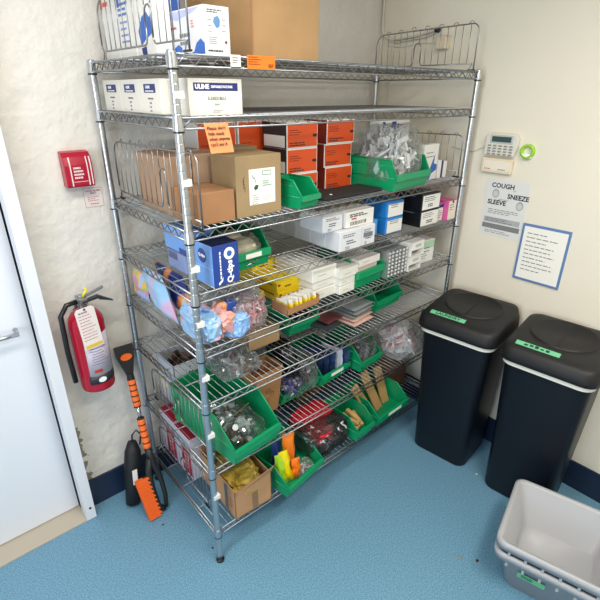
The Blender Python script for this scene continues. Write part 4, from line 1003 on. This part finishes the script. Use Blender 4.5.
# ------------------------------------------------------------------ right wall: keypad, notice, cable
def wall_thing(name, label, cat, y, z): return thing(name, label, cat, (XW, y, z), -PI/2)   # local x towards the viewer, local -y out of the wall
KP = M('keypad_plastic', '#d9d4c8', .45); KB = M('keypad_beige', '#ddceb2', .5)
t = wall_thing('alarm_keypad', 'pale wall keypad with a dark screen and rows of buttons', 'keypad', -.064, 1.582)
m = MB(); m.prism([(0, 0), (.146, .0), (.158, .045), (.158, .082), (.146, .1), (.012, .1), (0, .085)], 'y', -.024, 0); m.build('housing', KP, t, bevel=.004, seg=3)
m = MB().box(.022, .136, -.0255, -.02, .055, .094); m.build('screen_bezel', M('bezel_grey', '#b9b9b6', .4), t, bevel=.002)
MB().box(.032, .126, -.027, -.02, .063, .087).build('lcd_screen', M('lcd', '#3d5250', .15), t)
kb = None; BT = M('button_grey', '#8a8884', .5)
for r_ in range(4):
    for c in range(5):
        if kb is None: kb = MB().box(-.008, .008, -.0275, -.022, -.0032, .0032).build('button', BT, t, bevel=.001); o = kb
        else: o = kb.copy(); COL.objects.link(o); o.parent = t
        o.location = (.024+.0265*c, 0, .0075+.0125*r_)
t = wall_thing('keypad_cover', 'beige fold down cover panel directly below the keypad', 'panel', -.058, 1.5)
MB().box(0, .155, -.022, 0, 0, .070).build('cover', KB, t, bevel=.006, seg=3)
MB().box(.012, .143, -.0235, -.02, .012, .058).build('inner_card', M('cream_card'), t, bevel=.001); lines(t, .02, .022, .05, 1, .01, REDP, .004, -.0238, seed=180); lines(t, .09, .022, .045, 1, .01, GREYINK, .004, -.0238, seed=181)
t = wall_thing('wall_poster', 'white cough and sneeze hygiene poster on the right wall', 'poster', -.095, 1.472)
PW, PH = .216, .279; POST = M('poster_paper', '#d9d8d6', .35)
m = MB().box(0, PW, -.0012, 0, -PH, 0)
m.build('poster_sheet', POST, t)
text(t, 'COUGH', .031, INK, (.028, -.0016, -.03), bold=.0009); text(t, 'SNEEZE', .031, INK, (.116, -.0016, -.075), bold=.0009); text(t, 'SLEEVE', .031, INK, (.02, -.0016, -.112), bold=.0009)
text(t, 'or', .014, GREYINK, (.14, -.0016, -.045)); text(t, 'into your', .013, GREYINK, (.075, -.0016, -.094))
def face(cx, cz, s):
    m = MB(); m.prism([(cx+s*math.cos(a*PI/10), cz+1.2*s*math.sin(a*PI/10)) for a in range(20)], 'y', -.0017, -.0013); m.build('face_sketch', M('sketch_grey', '#a2a2a2', .6), t)
    m = MB(); m.prism([(cx+.72*s*math.cos(a*PI/10), cz-.1*s+.8*s*math.sin(a*PI/10)) for a in range(20)], 'y', -.0021, -.0017); m.build('face_sketch', M('sketch_light', '#c4c3c1', .6), t)
face(.055, -.068, .018); face(.183, -.112, .018)
lines(t, .03, -.145, .16, 3, .009, GREYINK, .003, -.0016, seed=185); panel(t, 'text_band', M('band_grey', '#a8a8a8', .5), .016, .2, -.212, -.186, -.0016); panel(t, 'text_band', M('band_dark', '#7a7a7a', .5), .012, .204, -.243, -.218, -.0016)
lines(t, .025, -.19, .16, 3, .007, GREYINK, .003, -.002, seed=186); lines(t, .03, -.252, .15, 2, .009, GREYINK, .003, -.0016, seed=187)
t = wall_thing('tape_roll', 'small lime green holder fixed right of the keypad', 'holder', -.232, 1.58)
m = MB(); m.lathe([(.032, 0), (.032, .018), (.022, .018), (.022, 0)], n=24, cap=False); m.xform(Matrix.Translation((.035, 0, .032))@Matrix.Rotation(PI/2, 4, 'X')); m.build('holder_ring', M('lime_plastic', '#9acc2c', .4), t, True); MB().box(.012, .058, -.017, 0, .004, .022).build('white_core', WHITEP, t)
t = wall_thing('wall_clipboard', 'blue edged document frame at the far right of the wall', 'frame', -.315, 1.20)
MB().box(0, .22, -.008, 0, -.19, .09).build('frame_board', M('blue_frame', '#5d7cae', .5), t, bevel=.002); MB().box(.012, .21, -.0095, -.007, -.178, .078).build('paper_sheet', PAPER, t); lines(t, .03, .05, .15, 10, .02, GREYINK, .004, -.0099, seed=190)
# cable run, power adapter, thin wire
CW = M('cable_white', '#d4cfc2', .5)
t = wall_thing('power_adapter', 'beige plug in power adapter high on the right wall', 'adapter', .30, 2.06)
MB().box(.028, .085, -.04, 0, -.01, .045).build('adapter_body', KB, t, bevel=.004, seg=3); MB().box(.0, .05, -.006, 0, .03, .10).build('wall_plate', KP, t, bevel=.002)
MB().lathe([(.011, 0), (.011, .02), (.008, .026)], n=14).xform(Matrix.Translation((.016, -.006, .075))@Matrix.Rotation(PI/2, 4, 'X')).build('black_plug', BLACKP, t, True)
def cable(label, pts, r, mat=CW):
    P_ = [Vector(p) for p in pts]; out = []
    for i in range(len(P_)-1):
        p0, p1, p2, p3 = P_[max(i-1, 0)], P_[i], P_[i+1], P_[min(i+2, len(P_)-1)]
        for k in range(6):
            q = k/6; out.append(.5*((2*p1)+(p2-p0)*q+(2*p0-5*p1+4*p2-p3)*q*q+(3*p1-p0-3*p2+p3)*q**3))
    out.append(P_[-1])
    return tag(MB().tube(out, r, 8).build('wall_cable', mat, None, True), label, 'cable')
xw = XW-.007
cable('white cable dropping down the room corner to the power adapter', [(xw, .648, 2.62), (xw, .645, 2.4), (xw, .642, 2.2), (xw, .63, 2.14), (xw, .57, 2.115), (xw, .45, 2.118), (xw, .35, 2.13), (xw-.015, .292, 2.135)], .006)
cable('second white cable looping under the first to the adapter plate', [(xw, .60, 2.125), (xw, .55, 2.10), (xw, .45, 2.105), (xw, .36, 2.112), (xw, .305, 2.125)], .005)
cable('thin pale wire from the adapter to the corner', [(xw+.003, .60, 2.085), (xw+.003, .5, 2.075), (xw+.003, .38, 2.085), (xw+.003, .275, 2.075)], .0022)
cable('thin pale wire hanging down the wall behind the right post', [(xw+.003, .575, 2.07), (xw+.003, .573, 1.9), (xw+.003, .57, 1.7), (xw+.003, .57, 1.45)], .0022)
cable('pale keypad cable running into the alarm keypad', [(xw+.002, .12, 1.60), (xw+.002, .06, 1.594), (xw+.002, .0, 1.592), (xw+.002, -.04, 1.61), (xw+.002, -.066, 1.622)], .0035)
# crumbs on the floor
for k, (x, y, r_, c, lab) in enumerate(((.843, -.732, .006, '#3a2a1c', 'dark brown crumb on the blue floor near the grey tubs'), (.799, -.675, .007, '#8c8878', 'grey speck on the floor left of the brown crumb'), (-.11, .327, .004, '#15181c', 'black speck on the floor by the snow brush'), (.004, .072, .004, '#20242c', 'dark speck on the floor by the front left post'), (1.30, -.468, .004, '#e8e8e8', 'white scrap on the floor between the two black bins'))):
    o = MB().blob((0, 0, r_*.4), (r_, r_*.8, r_*.45), k+1, .3, 2, 2).build('floor_crumb', M('crumb_'+c[1:], c, .7)); o.location = (x, y, 0); tag(o, lab, 'crumb')

# ------------------------------------------------------------------ lights
def ceiling_light(x, y, w, d, power, label, colr=(1, .935, .83)):
    t = thing('ceiling_light', label, 'ceiling light', (x, y, ZC-.05))
    MB().box(-w/2-.02, w/2+.02, -d/2-.02, d/2+.02, .01, .05).build('fixture_housing', M('white_frame'), t)
    la = bpy.data.lights.new('lamp', 'AREA'); la.shape = 'RECTANGLE'; la.size = w; la.size_y = d; la.energy = power; la.color = colr
    lo = bpy.data.objects.new('lamp', la); COL.objects.link(lo); lo.parent = t; lo.location = (0, 0, .005)
ceiling_light(-.6, -.45, 1.2, .3, 24, 'ceiling panel light nearest the shelves')
ceiling_light(.3, -1.5, 1.2, .3, 34, 'ceiling panel light at the rear of the room')
la = bpy.data.lights.new('daylight', 'AREA'); la.shape = 'RECTANGLE'; la.size = wy1-wy0-.1; la.size_y = wz1-wz0-.1; la.energy = 32; la.color = (.74, .86, 1)
lo = bpy.data.objects.new('daylight', la); COL.objects.link(lo); lo.location = (X0+.02, (wy0+wy1)/2, (wz0+wz1)/2); lo.rotation_euler = (0, -PI/2, 0)
wd = bpy.data.worlds.new('World'); sc.world = wd; wd.use_nodes = True
wd.node_tree.nodes['Background'].inputs[0].default_value = (.75, .86, 1, 1); wd.node_tree.nodes['Background'].inputs[1].default_value = 1.0

# ------------------------------------------------------------------ camera
cam = bpy.data.cameras.new('Camera'); co = bpy.data.objects.new('Camera', cam); COL.objects.link(co); sc.camera = co
yaw, pitch, roll = .717, .426, .0062
cy, sy, cp, sp = math.cos(yaw), math.sin(yaw), math.cos(pitch), math.sin(pitch)
f = Vector((sy*cp, cy*cp, -sp)); r = Vector((cy, -sy, 0)); u = r.cross(f)
r2 = r*math.cos(roll)+u*math.sin(roll); u2 = -r*math.sin(roll)+u*math.cos(roll)
mt = Matrix((r2, u2, -f)).transposed().to_4x4(); mt.translation = (-.6301, -1.238, 1.8545); co.matrix_world = mt
cam.sensor_width = 36; cam.lens = 458.47*36/600; cam.clip_start = .02
vs = sc.view_settings; vs.view_transform = 'Standard'; vs.look = 'None'; vs.exposure = .22; vs.gamma = 1; vs.use_curve_mapping = False
sc.cycles.use_denoising = True; sc.cycles.max_bounces = 10; sc.cycles.transparent_max_bounces = 24
